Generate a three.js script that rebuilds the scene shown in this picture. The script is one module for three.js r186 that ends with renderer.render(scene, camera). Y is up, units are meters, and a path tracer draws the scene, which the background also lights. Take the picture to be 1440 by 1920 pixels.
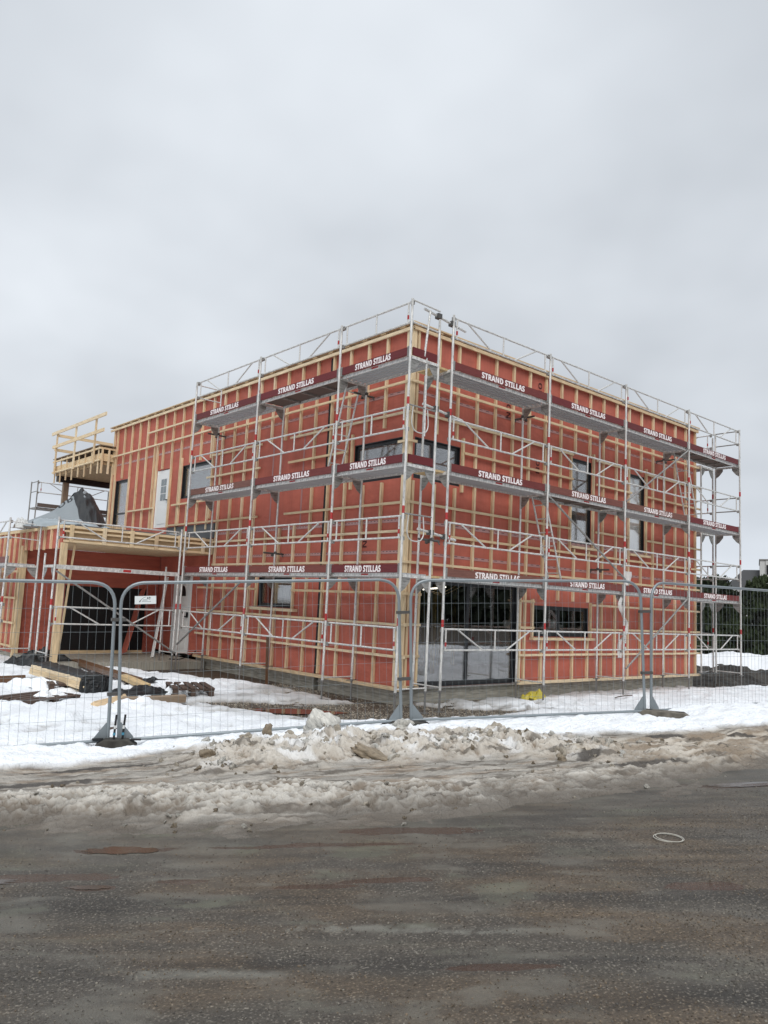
import * as THREE from 'three';
import { mergeGeometries, mergeVertices } from 'three/addons/utils/BufferGeometryUtils.js';
import { RoundedBoxGeometry } from 'three/addons/geometries/RoundedBoxGeometry.js';

// ------------------------------------------------------------------ camera, sky, sun, exposure
const scene = new THREE.Scene();
const camera = new THREE.PerspectiveCamera(66.75, 768 / 1024, 0.1, 900);
camera.position.set(-9.3035, 1.8732, 10.1917);
camera.rotation.order = 'YXZ';
camera.rotation.set(0.11897, -0.71502, 0.04735);
const renderer = new THREE.WebGLRenderer({ antialias: true });
renderer.toneMapping = THREE.LinearToneMapping;
renderer.toneMappingExposure = 1.06;
renderer.shadowMap.enabled = true;
const SKY_LEVEL = 0.97;

// ------------------------------------------------------------------ noise
let seed = 7;
const rnd = () => { seed = (seed * 1664525 + 1013904223) >>> 0; return seed / 4294967296; };
const rr = (a, b) => a + (b - a) * rnd();
const clamp = (x, a = 0, b = 1) => Math.min(b, Math.max(a, x));
const mix = (a, b, t) => a + (b - a) * t;
const sst = (a, b, x) => { const t = clamp((x - a) / (b - a)); return t * t * (3 - 2 * t); };
const PERM = new Uint8Array(512);
{ const p = [...Array(256).keys()]; for (let i = 255; i > 0; i--) { const j = Math.floor(rnd() * (i + 1)); [p[i], p[j]] = [p[j], p[i]]; } for (let i = 0; i < 512; i++) PERM[i] = p[i & 255]; }
const GR = []; for (let i = 0; i < 256; i++) { const a = i / 256 * Math.PI * 2; GR.push(Math.cos(a), Math.sin(a)); }
function n2(x, y) {                                                    // gradient noise, about -0.7 .. 0.7
  const xf = Math.floor(x), yf = Math.floor(y), xi = xf & 255, yi = yf & 255; x -= xf; y -= yf;
  const u = x * x * x * (x * (x * 6 - 15) + 10), v = y * y * y * (y * (y * 6 - 15) + 10);
  const g = (h, a, b) => GR[h * 2] * a + GR[h * 2 + 1] * b;
  const A = PERM[xi] + yi, B = PERM[xi + 1] + yi;
  const a = g(PERM[A], x, y), b = g(PERM[B], x - 1, y), c = g(PERM[A + 1], x, y - 1), d = g(PERM[B + 1], x - 1, y - 1);
  return mix(mix(a, b, u), mix(c, d, u), v) * 1.4;
}
const fbm = (x, y, o = 4, g = 0.5) => { let s = 0, a = 1; for (let i = 0; i < o; i++) { s += a * n2(x, y); x = x * 2.03 + 17.1; y = y * 2.03 - 9.7; a *= g; } return s; };
const ridge = (x, y, o = 4) => { let s = 0, a = 1, t = 0; for (let i = 0; i < o; i++) { s += a * (1 - Math.abs(n2(x, y)) * 2); t += a; x = x * 2.07 + 5.3; y = y * 2.07 + 1.9; a *= 0.5; } return s / t; };

// rounded clods packed side by side: [height 0..1, a random number per clod]
const hash2 = (x, y) => { const h = Math.sin(x * 127.1 + y * 311.7) * 43758.5453; return h - Math.floor(h); };
function clod(x, y) {
  const xi = Math.floor(x), yi = Math.floor(y); let best = 9, id = 0;
  for (let j = -1; j <= 1; j++) for (let i = -1; i <= 1; i++) { const a = xi + i, b = yi + j, dx = a + hash2(a, b) - x, dy = b + hash2(b + 7.3, a - 3.1) - y, d = (dx * dx + dy * dy) / (0.35 + 0.65 * hash2(a + 11, b - 5)); if (d < best) { best = d; id = hash2(a * 1.7 + 2, b * 2.3); } }
  return [Math.sqrt(Math.max(0, 1 - best * 1.6)), id];
}
// ------------------------------------------------------------------ overcast sky as a computed panorama, brighter overhead
{
  const W = 1024, H = 512, d = new Float32Array(W * H * 4);
  for (let r = 0; r < H; r++) for (let c = 0; c < W; c++) {
    const up = ((r + 0.5) / H - 0.5) * Math.PI, az = ((c + 0.5) / W - 0.5) * 2 * Math.PI, y = Math.sin(up);
    const X = Math.cos(az) * Math.cos(up), Z = Math.sin(az) * Math.cos(up), k = 1.25 / (Math.max(y, 0) + 0.32);
    let f = fbm(X * k + 3.1, Z * k + 7.7, 5, 0.52);
    f = f * 0.5 + 0.5 * fbm(X * k * 0.45 + 11.3, Z * k * 0.45 - 4.2, 3, 0.5);
    const low = 1 - sst(0.0, 0.22, y);
    let L = 0.625 + 0.28 * f + 0.85 * sst(0.70, 1, y);
    L = mix(L, 0.88 + 0.10 * f, low * 0.9);
    const cool = clamp(0.5 - f * 0.6);
    const i = (r * W + c) * 4;
    d[i] = L * (0.945 - 0.02 * cool); d[i + 1] = L * 1.0; d[i + 2] = L * (1.065 + 0.035 * cool); d[i + 3] = 1;
    if (y < 0) { const g = sst(0, -0.06, y); for (let q = 0; q < 3; q++) d[i + q] = mix(d[i + q], [0.30, 0.29, 0.28][q], g); }
  }
  const t = new THREE.DataTexture(d, W, H, THREE.RGBAFormat, THREE.FloatType);
  t.mapping = THREE.EquirectangularReflectionMapping; t.magFilter = t.minFilter = THREE.LinearFilter; t.needsUpdate = true;
  scene.background = t; scene.environment = t; scene.backgroundIntensity = scene.environmentIntensity = SKY_LEVEL;
}
const sun = new THREE.DirectionalLight(new THREE.Color(1, 0.975, 0.94), 1.5);
sun.position.set(-20, 32, 26); sun.target.position.set(0, 0, 0); sun.castShadow = true; sun.shadow.radius = 60;
sun.shadow.mapSize.set(2048, 2048);
Object.assign(sun.shadow.camera, { left: -30, right: 30, top: 30, bottom: -30, near: 1, far: 120 });
scene.add(sun, sun.target);

// ------------------------------------------------------------------ materials
const lin = (r, g, b) => new THREE.Color().setRGB(r, g, b);
function dataTex(w, h, fn, srgb = false, rep = true) {
  const d = new Uint8Array(w * h * 4);
  for (let y = 0; y < h; y++) for (let x = 0; x < w; x++) { const c = fn(x, y), i = (y * w + x) * 4; d[i] = c[0]; d[i + 1] = c[1]; d[i + 2] = c[2]; d[i + 3] = c[3] ?? 255; }
  const t = new THREE.DataTexture(d, w, h); t.magFilter = THREE.LinearFilter; t.minFilter = THREE.LinearMipmapLinearFilter;
  if (srgb) t.colorSpace = THREE.SRGBColorSpace; if (rep) t.wrapS = t.wrapT = THREE.RepeatWrapping; t.needsUpdate = true; return t;
}
const tile = (f, x, y, w, h) => { const a = x / w, b = y / h; return mix(mix(f(x, y), f(x - w, y), a), mix(f(x, y - h), f(x - w, y - h), a), b); };   // makes noise wrap
const woodTex = dataTex(128, 512, (x, y) => {
  const n = tile((a, b) => fbm(a * 0.16, b * 0.008, 4), x, y, 128, 512), k = tile((a, b) => n2(a * 0.05 + 30, b * 0.02), x, y, 128, 512);
  const kn = sst(0.62, 0.8, tile((a, b) => n2(a * 0.06 + 3, b * 0.035 + 8), x, y, 128, 512));
  const v = 226 + n * 38 + k * 16 - kn * 90; return [clamp(v, 60, 255), clamp(v * 0.985 - kn * 12, 50, 255), clamp(v * 0.96 - kn * 20, 40, 255)];
}, true);
const wood = (r, g, b, rough = 0.75) => new THREE.MeshStandardMaterial({ color: lin(r, g, b), map: woodTex, roughness: rough });
const scuff = dataTex(64, 512, (x, y) => { const n = tile((a, b) => fbm(a * 0.06, b * 0.03, 4), x, y, 64, 512), k = sst(0.35, 0.6, tile((a, b) => fbm(a * 0.12 + 9, b * 0.07, 3), x, y, 64, 512)); const v = clamp(222 + n * 44 - k * 70, 70, 255); return [v, v * 0.985, v * 0.96]; }, true); scuff.repeat.set(1, 2);
const M = {
  wood: [wood(0.98, 0.79, 0.53), wood(0.92, 0.72, 0.46), wood(1.0, 0.83, 0.59), wood(0.86, 0.66, 0.43)],
  yellow: wood(0.72, 0.54, 0.30), osb: wood(0.50, 0.36, 0.21), wet: wood(0.16, 0.085, 0.045, 0.5), pallet: wood(0.09, 0.055, 0.04, 0.6), greyWood: wood(0.34, 0.26, 0.19),
  alu: new THREE.MeshStandardMaterial({ color: lin(0.88, 0.89, 0.90), map: scuff, roughness: 0.45, metalness: 0.3 }),
  deck: new THREE.MeshStandardMaterial({ color: lin(0.50, 0.50, 0.505), roughness: 0.55, metalness: 0.3 }),
  aluDull: new THREE.MeshStandardMaterial({ color: lin(0.40, 0.40, 0.40), map: scuff, roughness: 0.6, metalness: 0.35 }),
  jack: new THREE.MeshStandardMaterial({ color: lin(0.20, 0.19, 0.18), roughness: 0.6, metalness: 0.5 }),
  galv: new THREE.MeshStandardMaterial({ color: lin(0.27, 0.30, 0.315), roughness: 0.45, metalness: 0.55 }),
  wire: new THREE.MeshStandardMaterial({ color: lin(0.25, 0.28, 0.29), roughness: 0.5, metalness: 0.5 }),
  dark: new THREE.MeshStandardMaterial({ color: lin(0.10, 0.095, 0.09), roughness: 0.6, metalness: 0.4 }),
  red: new THREE.MeshStandardMaterial({ color: lin(0.42, 0.03, 0.03), roughness: 0.55 }),
  ply: new THREE.MeshStandardMaterial({ color: lin(0.13, 0.10, 0.085), roughness: 0.8 }),
  frame: new THREE.MeshStandardMaterial({ color: lin(0.012, 0.013, 0.015), roughness: 0.4 }),
  black: new THREE.MeshStandardMaterial({ color: lin(0.008, 0.008, 0.009), roughness: 0.7 }),
  foil: new THREE.MeshPhysicalMaterial({ color: lin(0.010, 0.011, 0.012), roughness: 0.5, side: THREE.DoubleSide }),
  white: new THREE.MeshStandardMaterial({ color: lin(0.84, 0.84, 0.82), roughness: 0.55 }),
  glass: new THREE.MeshPhysicalMaterial({ color: 0xffffff, roughness: 0.02, transmission: 1, thickness: 0, ior: 1.95 }),
  coated: new THREE.MeshPhysicalMaterial({ color: 0xffffff, roughness: 0.02, transmission: 1, thickness: 0, ior: 2.3 }),
  greyPane: new THREE.MeshStandardMaterial({ color: lin(0.22, 0.25, 0.26), roughness: 0.15 }),
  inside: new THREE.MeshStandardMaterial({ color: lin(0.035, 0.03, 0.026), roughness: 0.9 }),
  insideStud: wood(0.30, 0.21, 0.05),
  sheet: new THREE.MeshStandardMaterial({ color: lin(0.62, 0.62, 0.60), roughness: 0.8 }),
  grey: new THREE.MeshStandardMaterial({ color: lin(0.12, 0.125, 0.13), roughness: 0.7 }),
};
const pickWood = () => M.wood[Math.floor(rnd() * 4)];
const membrane = new THREE.MeshStandardMaterial({
  color: lin(0.58, 0.158, 0.108), roughness: 0.75,
  map: dataTex(512, 512, (x, y) => { const n = tile((a, b) => fbm(a * 0.012, b * 0.012, 5), x, y, 512, 512), s = tile((a, b) => fbm(a * 0.09, b * 0.006 + 40, 3), x, y, 512, 512); const w = 0; const v = clamp(232 + n * 20 + s * 8, 120, 255); return [v, v * (0.985 - 0.03 * w), v * (0.975 - 0.02 * w)]; }, true),
});
membrane.map.repeat.set(0.4, 0.4);
membrane.bumpMap = dataTex(256, 256, (x, y) => { const v = 128 + 110 * tile((a, b) => fbm(a * 0.02, b * 0.035, 3), x, y, 256, 256); return [clamp(v, 0, 255), clamp(v, 0, 255), clamp(v, 0, 255)]; }); membrane.bumpMap.repeat.set(0.5, 0.5); membrane.bumpScale = 0.022;
const concTex = dataTex(512, 256, (x, y) => { const n = tile((a, b) => fbm(a * 0.02, b * 0.02, 5), x, y, 512, 256), s = tile((a, b) => n2(a * 0.012 + 5, b * 0.11 + 9), x, y, 512, 256); const v = clamp(200 + n * 44 + s * 12, 70, 255); return [v, v * 0.985, v * 0.95]; }, true);
const concrete = new THREE.MeshStandardMaterial({ color: lin(0.52, 0.505, 0.46), map: concTex, roughness: 0.85 });

// ------------------------------------------------------------------ builders
const names = new Map();
const numbered = (n) => { const k = names.get(n) ?? 0; names.set(n, k + 1); return k ? n + '_' + String(k).padStart(3, '0') : n; };
const V = (x, y, z) => new THREE.Vector3(x, y, z);
function thing(name, label, category, base = [0, 0, 0], group) {
  const o = new THREE.Group(); o.name = numbered(name); o.position.set(...base); scene.add(o);
  o.userData = { label, category }; if (group) o.userData.group = group; return o;
}
function tag(o, label, category, group) { o.name = numbered(o.name); o.userData.label = label; o.userData.category = category; if (group) o.userData.group = group; return o; }
function struct(o) { o.userData.kind = 'structure'; return o; }
const tmp = V(0, 0, 0);
function put(parent, name, geo, mat, at = [0, 0, 0]) {                  // 'at' in world axes; parents are unturned while they are built
  const m = new THREE.Mesh(geo, mat); m.name = name; m.castShadow = m.receiveShadow = true;
  parent.getWorldPosition(tmp); m.position.set(at[0] - tmp.x, at[1] - tmp.y, at[2] - tmp.z); parent.add(m); return m;
}
const merge = (list) => mergeGeometries(list.map((g) => (g.index ? g.toNonIndexed() : g)));
const boxCache = new Map();
function beamGeo(dx, dy, dz) {                                          // a box whose uv run along its longest side, in metres
  const key = [dx, dy, dz].map((v) => Math.round(v * 1000)).join();
  if (boxCache.has(key)) return boxCache.get(key);
  const g = new THREE.BoxGeometry(dx, dy, dz), p = g.attributes.position, n = g.attributes.normal, uv = g.attributes.uv, L = [dx, dy, dz];
  const long = L.indexOf(Math.max(...L)), o1 = rnd(), o2 = rnd();
  for (let i = 0; i < p.count; i++) {
    const c = [p.getX(i), p.getY(i), p.getZ(i)], nn = [Math.abs(n.getX(i)), Math.abs(n.getY(i)), Math.abs(n.getZ(i))], na = nn.indexOf(Math.max(...nn));
    if (na === long) { uv.setXY(i, c[(long + 1) % 3] * 3 + o1, c[(long + 2) % 3] * 0.3 + o2); continue; }
    uv.setXY(i, c[3 - na - long] * 3.1 + o1 + na * 0.37, c[long] / 1.6 + o2);
  }
  boxCache.set(key, g); return g;
}
const box = (parent, name, x0, x1, y0, y1, z0, z1, mat) => put(parent, name, beamGeo(Math.abs(x1 - x0), Math.abs(y1 - y0), Math.abs(z1 - z0)), mat, [(x0 + x1) / 2, (y0 + y1) / 2, (z0 + z1) / 2]);
const gBox = (x0, x1, y0, y1, z0, z1) => beamGeo(Math.abs(x1 - x0), Math.abs(y1 - y0), Math.abs(z1 - z0)).clone().translate((x0 + x1) / 2, (y0 + y1) / 2, (z0 + z1) / 2);
function gTube(a, b, r, seg = 10) {
  a = V(...a); b = V(...b); const d = b.clone().sub(a), l = d.length(), g = new THREE.CylinderGeometry(r, r, l, seg);
  g.applyQuaternion(new THREE.Quaternion().setFromUnitVectors(V(0, 1, 0), d.normalize())); return g.translate((a.x + b.x) / 2, (a.y + b.y) / 2, (a.z + b.z) / 2);
}
const gBar = (a, b, w, h) => {                                          // a rectangular bar between two points
  a = V(...a); b = V(...b); const d = b.clone().sub(a), l = d.length(), g = beamGeo(w, l, h).clone();
  g.applyQuaternion(new THREE.Quaternion().setFromUnitVectors(V(0, 1, 0), d.normalize())); return g.translate((a.x + b.x) / 2, (a.y + b.y) / 2, (a.z + b.z) / 2);
};
const gPath = (pts, r, n = 40, seg = 8) => new THREE.TubeGeometry(new THREE.CatmullRomCurve3(pts.map((p) => V(...p)), false, 'centripetal'), n, r, seg);
function canvasTex(w, h, draw, flip) {
  const c = document.createElement('canvas'); c.width = w; c.height = h; draw(c.getContext('2d'), w, h);
  const t = new THREE.CanvasTexture(c); t.colorSpace = THREE.SRGBColorSpace; t.anisotropy = 8; return t;
}
// a lump: an icosahedron pushed about by noise
function lumpGeo(detail, rough, s, flat = 1) {
  let g = mergeVertices(new THREE.IcosahedronGeometry(1, detail).deleteAttribute('normal').deleteAttribute('uv'), 1e-4); const p = g.attributes.position;
  for (let i = 0; i < p.count; i++) {
    const x = p.getX(i), y = p.getY(i), z = p.getZ(i);
    const k = 1 + rough * (fbm(x * 1.1 + s * 7.3 + z, y * 1.1 - s + z * 0.7, 2) + 0.5 * fbm(x * 3 + s, z * 3 - y * 2.2, 3));
    p.setXYZ(i, x * k, y * k * flat, z * k);
  }
  g.computeVertexNormals(); return g;
}
// a sheet: grid fn(a,b)->[x,y,z] for a,b in 0..1
function sheetGeo(nu, nv, fn, closed) {
  const pos = [], uv = [], idx = [];
  for (let j = 0; j <= nv; j++) for (let i = 0; i <= nu; i++) { pos.push(...fn(i / nu, j / nv)); uv.push(i / nu, j / nv); }
  for (let j = 0; j < nv; j++) for (let i = 0; i < nu; i++) { const a = j * (nu + 1) + i, b = a + 1, c = a + nu + 1, d = c + 1; idx.push(a, b, d, a, d, c); }
  const g = new THREE.BufferGeometry(); g.setAttribute('position', new THREE.Float32BufferAttribute(pos, 3)); g.setAttribute('uv', new THREE.Float32BufferAttribute(uv, 2)); g.setIndex(idx); g.computeVertexNormals(); return g;
}

// ------------------------------------------------------------------ the lie of the land
// U runs along the fence and road, W across them towards the camera
const toU = (x, z) => 0.94 * x + 0.34 * z, toW = (x, z) => -0.34 * x + 0.94 * z;
const toX = (u, w) => (0.94 * u - 0.34 * w) / 0.9992, toZ = (u, w) => (0.34 * u + 0.94 * w) / 0.9992;
function lerpTable(t, x) { if (x <= t[0][0]) return t[0][1]; for (let i = 1; i < t.length; i++) if (x <= t[i][0]) return mix(t[i - 1][1], t[i][1], (x - t[i - 1][0]) / (t[i][0] - t[i - 1][0])); return t[t.length - 1][1]; }
const fenceW = (u) => lerpTable([[-12, 2.2], [-5.98, 2.40], [-4.7, 2.55], [-0.9, 2.78], [2.6, 3.28], [5.75, 2.6], [12, 1.4]], u);
function baseG(x, z) {
  const road = clamp(0.2247 + 0.0463 * x + 0.0275 * z, -0.02, 0.46), d = toW(x, z) - fenceW(toU(x, z));
  const yard = -0.03 + 0.62 * sst(15, 30, x) + 0.1 * sst(-3, -8, x) * 0;
  return mix(yard, road, sst(-2.4, 0.1, d)) + 0.012 * n2(x * 0.5, z * 0.5);
}
const roadEdge = (u) => lerpTable([[-12, 5.4], [-5.7, 5.85], [-4.15, 6.5], [-3.2, 6.82], [-2.7, 6.84], [-1.98, 6.75], [-0.87, 6.7], [-0.15, 6.8], [1.48, 6.5], [3.6, 6.2], [12, 5.6]], u);
const whiteEdge = (u) => lerpTable([[-12, 3.9], [-5.8, 3.85], [-5.1, 3.76], [-4.3, 3.55], [-3.4, 3.4], [-1.5, 3.45], [-0.3, 3.75], [0.4, 4.4], [1.5, 4.6], [3.6, 4.6], [6, 4.2], [14, 3.4]], u);
const crest1 = (u) => lerpTable([[-4.6, 4.1], [-3.6, 3.9], [-2.6, 3.95], [-1.4, 4.1], [-0.5, 4.4], [0.3, 5.0], [1.2, 5.3]], u);
const crest2 = (u) => lerpTable([[-7, 5.3], [-5.3, 5.36], [-4.3, 5.62], [-3.3, 5.85], [-2.7, 6.2], [-1.8, 6.35], [-0.6, 6.3], [1, 6.0], [3, 5.6]], u);
// thickness of snow and slush over the ground on the road side, and how dirty it is
function bank(x, z) {
  const u = toU(x, z), w = toW(x, z);
  const n = fbm(u * 1.1, w * 1.5, 4), f = fbm(u * 4.2 + 9, w * 5.5, 4), g = fbm(u * 13, w * 16, 3);
  const e = roadEdge(u) + 0.24 * n + 0.13 * f;
  let h = 0.055 * sst(e + 0.02, e - 0.7, w) - 0.03 * sst(e - 0.1, e + 0.12, w);
  const we = whiteEdge(u) + 0.22 * n + 0.09 * f, white = sst(we + 0.07, we - 0.12, w);
  h += white * 0.035 + white * 0.02 * f; for (const [fx, fz] of [[-5.31, 0.9], [1.5, 4.2]]) h -= 0.09 * sst(0.42, 0.2, Math.hypot(x - fx, z - fz));
  const c1 = Math.abs(w - crest1(u) - 0.12 * n) / 0.95, env1 = sst(-4.5, -3.1, u) * (1 - sst(-0.4, 1.0, u)), p1 = env1 * Math.max(0, 1 - c1 * c1);
  h += p1 * (0.105 + 0.055 * f + 0.045 * g) * (0.85 + 0.5 * n);
  const c2 = Math.abs(w - crest2(u) - 0.1 * n) / 0.52, env2 = (1 - 0.62 * sst(-2.6, -1.2, u)) * (1 - sst(1.0, 3.2, u)), p2 = env2 * Math.max(0, 1 - c2 * c2);
  h += p2 * (0.07 + 0.016 * f + 0.024 * g + 0.03 * n);
  const rut = sst(-0.3, 1, u) * sst(4.6, 5.0, w) * sst(e, e - 0.5, w); h += rut * (0.035 * fbm(u * 1.5, w * 7, 3) + 0.02 * f);
  const k = n2(u * 31 + 5, w * 37) + 0.6 * n2(u * 57, w * 63 + 9), sl = sst(e, e - 0.3, w); h += 0.010 * f * sl + 0.006 * g + (0.0035 + 0.011 * (p1 + p2)) * k * sl * (1 - 0.75 * white);
  const wu = u + 0.05 * f, ww = w + 0.05 * g, [k1, i1] = clod(wu * 6.5, ww * 6.5), [k2, i2] = clod(wu * 14 + 40, ww * 14), cl = clamp(p1 * 1.8 + p2 * 0.5) * sl * (1 - white * 0.8); h += cl * (0.040 * k1 * sst(0.5, 0.85, i1) + 0.018 * k2 * sst(0.3, 0.75, i2));
  return { h, white, p1, p2, n, f, g, k, cl, k1, i1, k2, i2, u, w, e, rut };
}

// yard snow: thickness, below zero where gravel shows
const PATCH = [[-2.5, -2.7], [-2.05, -1.2], [-1.62, 0.15], [-0.5, 0.72], [0.9, 0.92], [2.3, 0.78], [3.3, 0.5], [2.1, 0.15], [1.5, -0.6], [1.0, -1.0], [0.5, -1.55], [-0.4, -1.55], [-1.25, -2.15]];
function polyDist(P, x, z) {                                            // > 0 inside
  let d = 1e9, inside = false;
  for (let i = 0, j = P.length - 1; i < P.length; j = i++) {
    const [ax, az] = P[i], [bx, bz] = P[j], ex = bx - ax, ez = bz - az, t = clamp(((x - ax) * ex + (z - az) * ez) / (ex * ex + ez * ez));
    d = Math.min(d, Math.hypot(x - ax - ex * t, z - az - ez * t));
    if ((az > z) !== (bz > z) && x < (bx - ax) * (z - az) / (bz - az) + ax) inside = !inside;
  }
  return inside ? d : -d;
}
const stripX = (z) => lerpTable([[-9, -1.6], [-7.1, -0.55], [-4.8, 0.25], [-3.8, 0.5], [-2.4, 0.55], [-1, 0.5]], z);
function yardSnow(x, z) {
  const n = fbm(x * 0.9 + 4, z * 0.9, 4), f = fbm(x * 4, z * 4 + 3, 3);
  let h = 0.105 + 0.05 * n + 0.018 * f;
  let bare = sst(-0.18, 0.22, polyDist(PATCH, x, z) + 0.28 * n + 0.1 * f);
  if (z < -1.0 && z > -8.7) bare = Math.max(bare, sst(-0.25, 0.12, x - stripX(z) + 0.14 * n + 0.06 * f));
  if (x > 1.5 && z < 0) bare = Math.max(bare, sst(-0.86, -0.99, z + 0.1 * n + 0.05 * f));
  if (x > 11.5) { const w = toW(x, z), d = z + 1.6 * n; bare = Math.max(bare, sst(11.4, 12.6, x + n * 0.6) * sst(-0.2, -0.75, z - (x - 12.5) * 0.16 + 0.3 * n) * sst(-8.2, -6.5, z + (x - 13) * 0.15 + n)); }
  const slush = Math.max(sst(0.95, 0.1, Math.abs(polyDist(PATCH, x, z) + 0.35)) * sst(-3, -1.6, x + 0.6) * sst(3.2, 1.5, x) * 0.7, sst(-2.4, -0.9, x + 0.25 * z + 0.4 * n) * sst(-5.2, -3.6, z) * sst(0.2, -0.8, z)); h -= 0.045 * slush;
  const [fk, fi] = clod(x * 2.4 + 3, z * 2.4), [gk, gi] = clod(x * 5 + 31, z * 5); h -= 0.055 * sst(0.3, 0.75, fk) * sst(0.55, 0.7, fi) + 0.022 * gk * sst(0.5, 0.8, gi);
  h = mix(h, -0.05, bare);
  const pit = sst(0.16, 0.02, Math.hypot(x + 5.0, (z + 0.25) * 0.7)); h -= pit * 0.16;
  return { h, bare, slush, n, f };
}

// ------------------------------------------------------------------ ground sheets
const gravelTex = dataTex(512, 512, (x, y) => { const n = tile((a, b) => fbm(a * 0.012, b * 0.012, 4), x, y, 512, 512), g = tile((a, b) => n2(a * 0.21, b * 0.21), x, y, 512, 512), k = tile((a, b) => n2(a * 0.5 + 9, b * 0.5), x, y, 512, 512); const v = clamp(150 + n * 46 + g * 40 + k * 42, 30, 255); return [v, v * 0.95, v * 0.89]; }, true);
const ground = new THREE.Mesh((() => {
  const pos = [], uv = [], idx = [], xs = [], zs = [];
  for (let x = -400; x <= 420; x += (x >= -12 && x < 32) ? 0.25 : 8) xs.push(x);
  for (let z = -420; z <= 400; z += (z >= -20 && z < 16) ? 0.25 : 8) zs.push(z);
  for (const z of zs) for (const x of xs) { const y = baseG(x, z) - 0.0 - (toW(x, z) > 3.2 && toU(x, z) < 14 && toU(x, z) > -10 && toW(x, z) < 14 ? 0.12 * sst(3.2, 3.8, toW(x, z)) : 0); pos.push(x, y, z); uv.push(x / 1.6, z / 1.6); }
  const n = xs.length;
  for (let j = 0; j < zs.length - 1; j++) for (let i = 0; i < n - 1; i++) { const a = j * n + i; idx.push(a, a + n, a + 1, a + 1, a + n, a + n + 1); }
  const g = new THREE.BufferGeometry(); g.setAttribute('position', new THREE.Float32BufferAttribute(pos, 3)); g.setAttribute('uv', new THREE.Float32BufferAttribute(uv, 2)); g.setIndex(idx); g.computeVertexNormals(); return g;
})(), new THREE.MeshStandardMaterial({ color: lin(0.20, 0.165, 0.13), map: gravelTex, roughness: 0.62, bumpMap: gravelTex, bumpScale: 0.012 }));
ground.name = 'ground'; struct(ground); scene.add(ground);

// what lies where on the road: ice, mud, puddles. Tyre tracks run along s
const SL = 0.36, PUDDLES = [[-4.82, 6.63, 0.36, 0.085], [-3.91, 6.95, 0.4, 0.035], [-3.35, 7.12, 0.5, 0.045], [-2.75, 7.0, 0.5, 0.12], [-5.6, 6.95, 0.75, 0.075], [-5.05, 7.33, 0.13, 0.04], [-3.75, 7.86, 0.25, 0.04], [-3.3, 7.95, 0.3, 0.05], [-4.5, 7.45, 0.16, 0.05], [-1.5, 8.8, 0.22, 0.07], [0.9, 6.95, 0.9, 0.09], [-3.2, 9.25, 0.25, 0.04]];
function roadSurf(u, w) {
  const s = w - SL * u, n1 = n2(u * 0.55 + 3, s * 1.1), n3 = fbm(u * 1.7, s * 3.4 + 5, 3), f = n2(u * 9, s * 13) * 0.6 + n2(u * 23, w * 27) * 0.4, st = n2(u * 1.3 + 40, s * 8);
  const nearIce = sst(1.2, 0.0, w - roadEdge(u) + 0.35 * n1), left = sst(0.6, -3.0, u + 0.5 * (w - 7.5));
  const icy = clamp(nearIce * 0.7 + sst(0.12, 0.6, n1 * 0.6 + 0.9 * n3 + 0.25 * f) * 0.85 * left + sst(0.15, 0.5, st + 0.5 * n3) * 0.4 * left, 0, 1);
  const mud = sst(-0.4, 0.4, fbm(u * 0.7 + 20, s * 1.5, 3) + 0.25 * st) * sst(2.0, -1.4, u + 0.3 * (w - 7));
  let wet = 0; for (const [bu, bw, ru, rw] of PUDDLES) { const du = (u - bu) / ru, dw = (w - bw - SL * (u - bu) + 0.02 * st) / rw; if (Math.abs(du) > 1.8 || Math.abs(dw) > 2.5) continue; wet = Math.max(wet, sst(1.05, 0.85, Math.sqrt(du * du + dw * dw) + 0.35 * n3 + 0.3 * f)); }
  const streak = sst(0.09, 0.0, Math.abs(w - 8.55 - 0.42 * (u + 3.8) + 0.08 * n3 + 0.04 * f)) * sst(-5.0, -4.3, u) * sst(-2.3, -3.2, u) * sst(-0.3, 0.3, st + 0.6 * f), arc = sst(0.09, 0.0, Math.abs(w - 8.74 - SL * (u + 4.55) - 0.35 * (u + 4.55) ** 2 + 0.04 * n3 + 0.03 * f)) * sst(0.42, 0.25, Math.abs(u + 4.55));
  return { s, n1, n3, f, st, icy, mud, wet, iceL: Math.max(streak * 0.7, arc * 0.75) };
}
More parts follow.
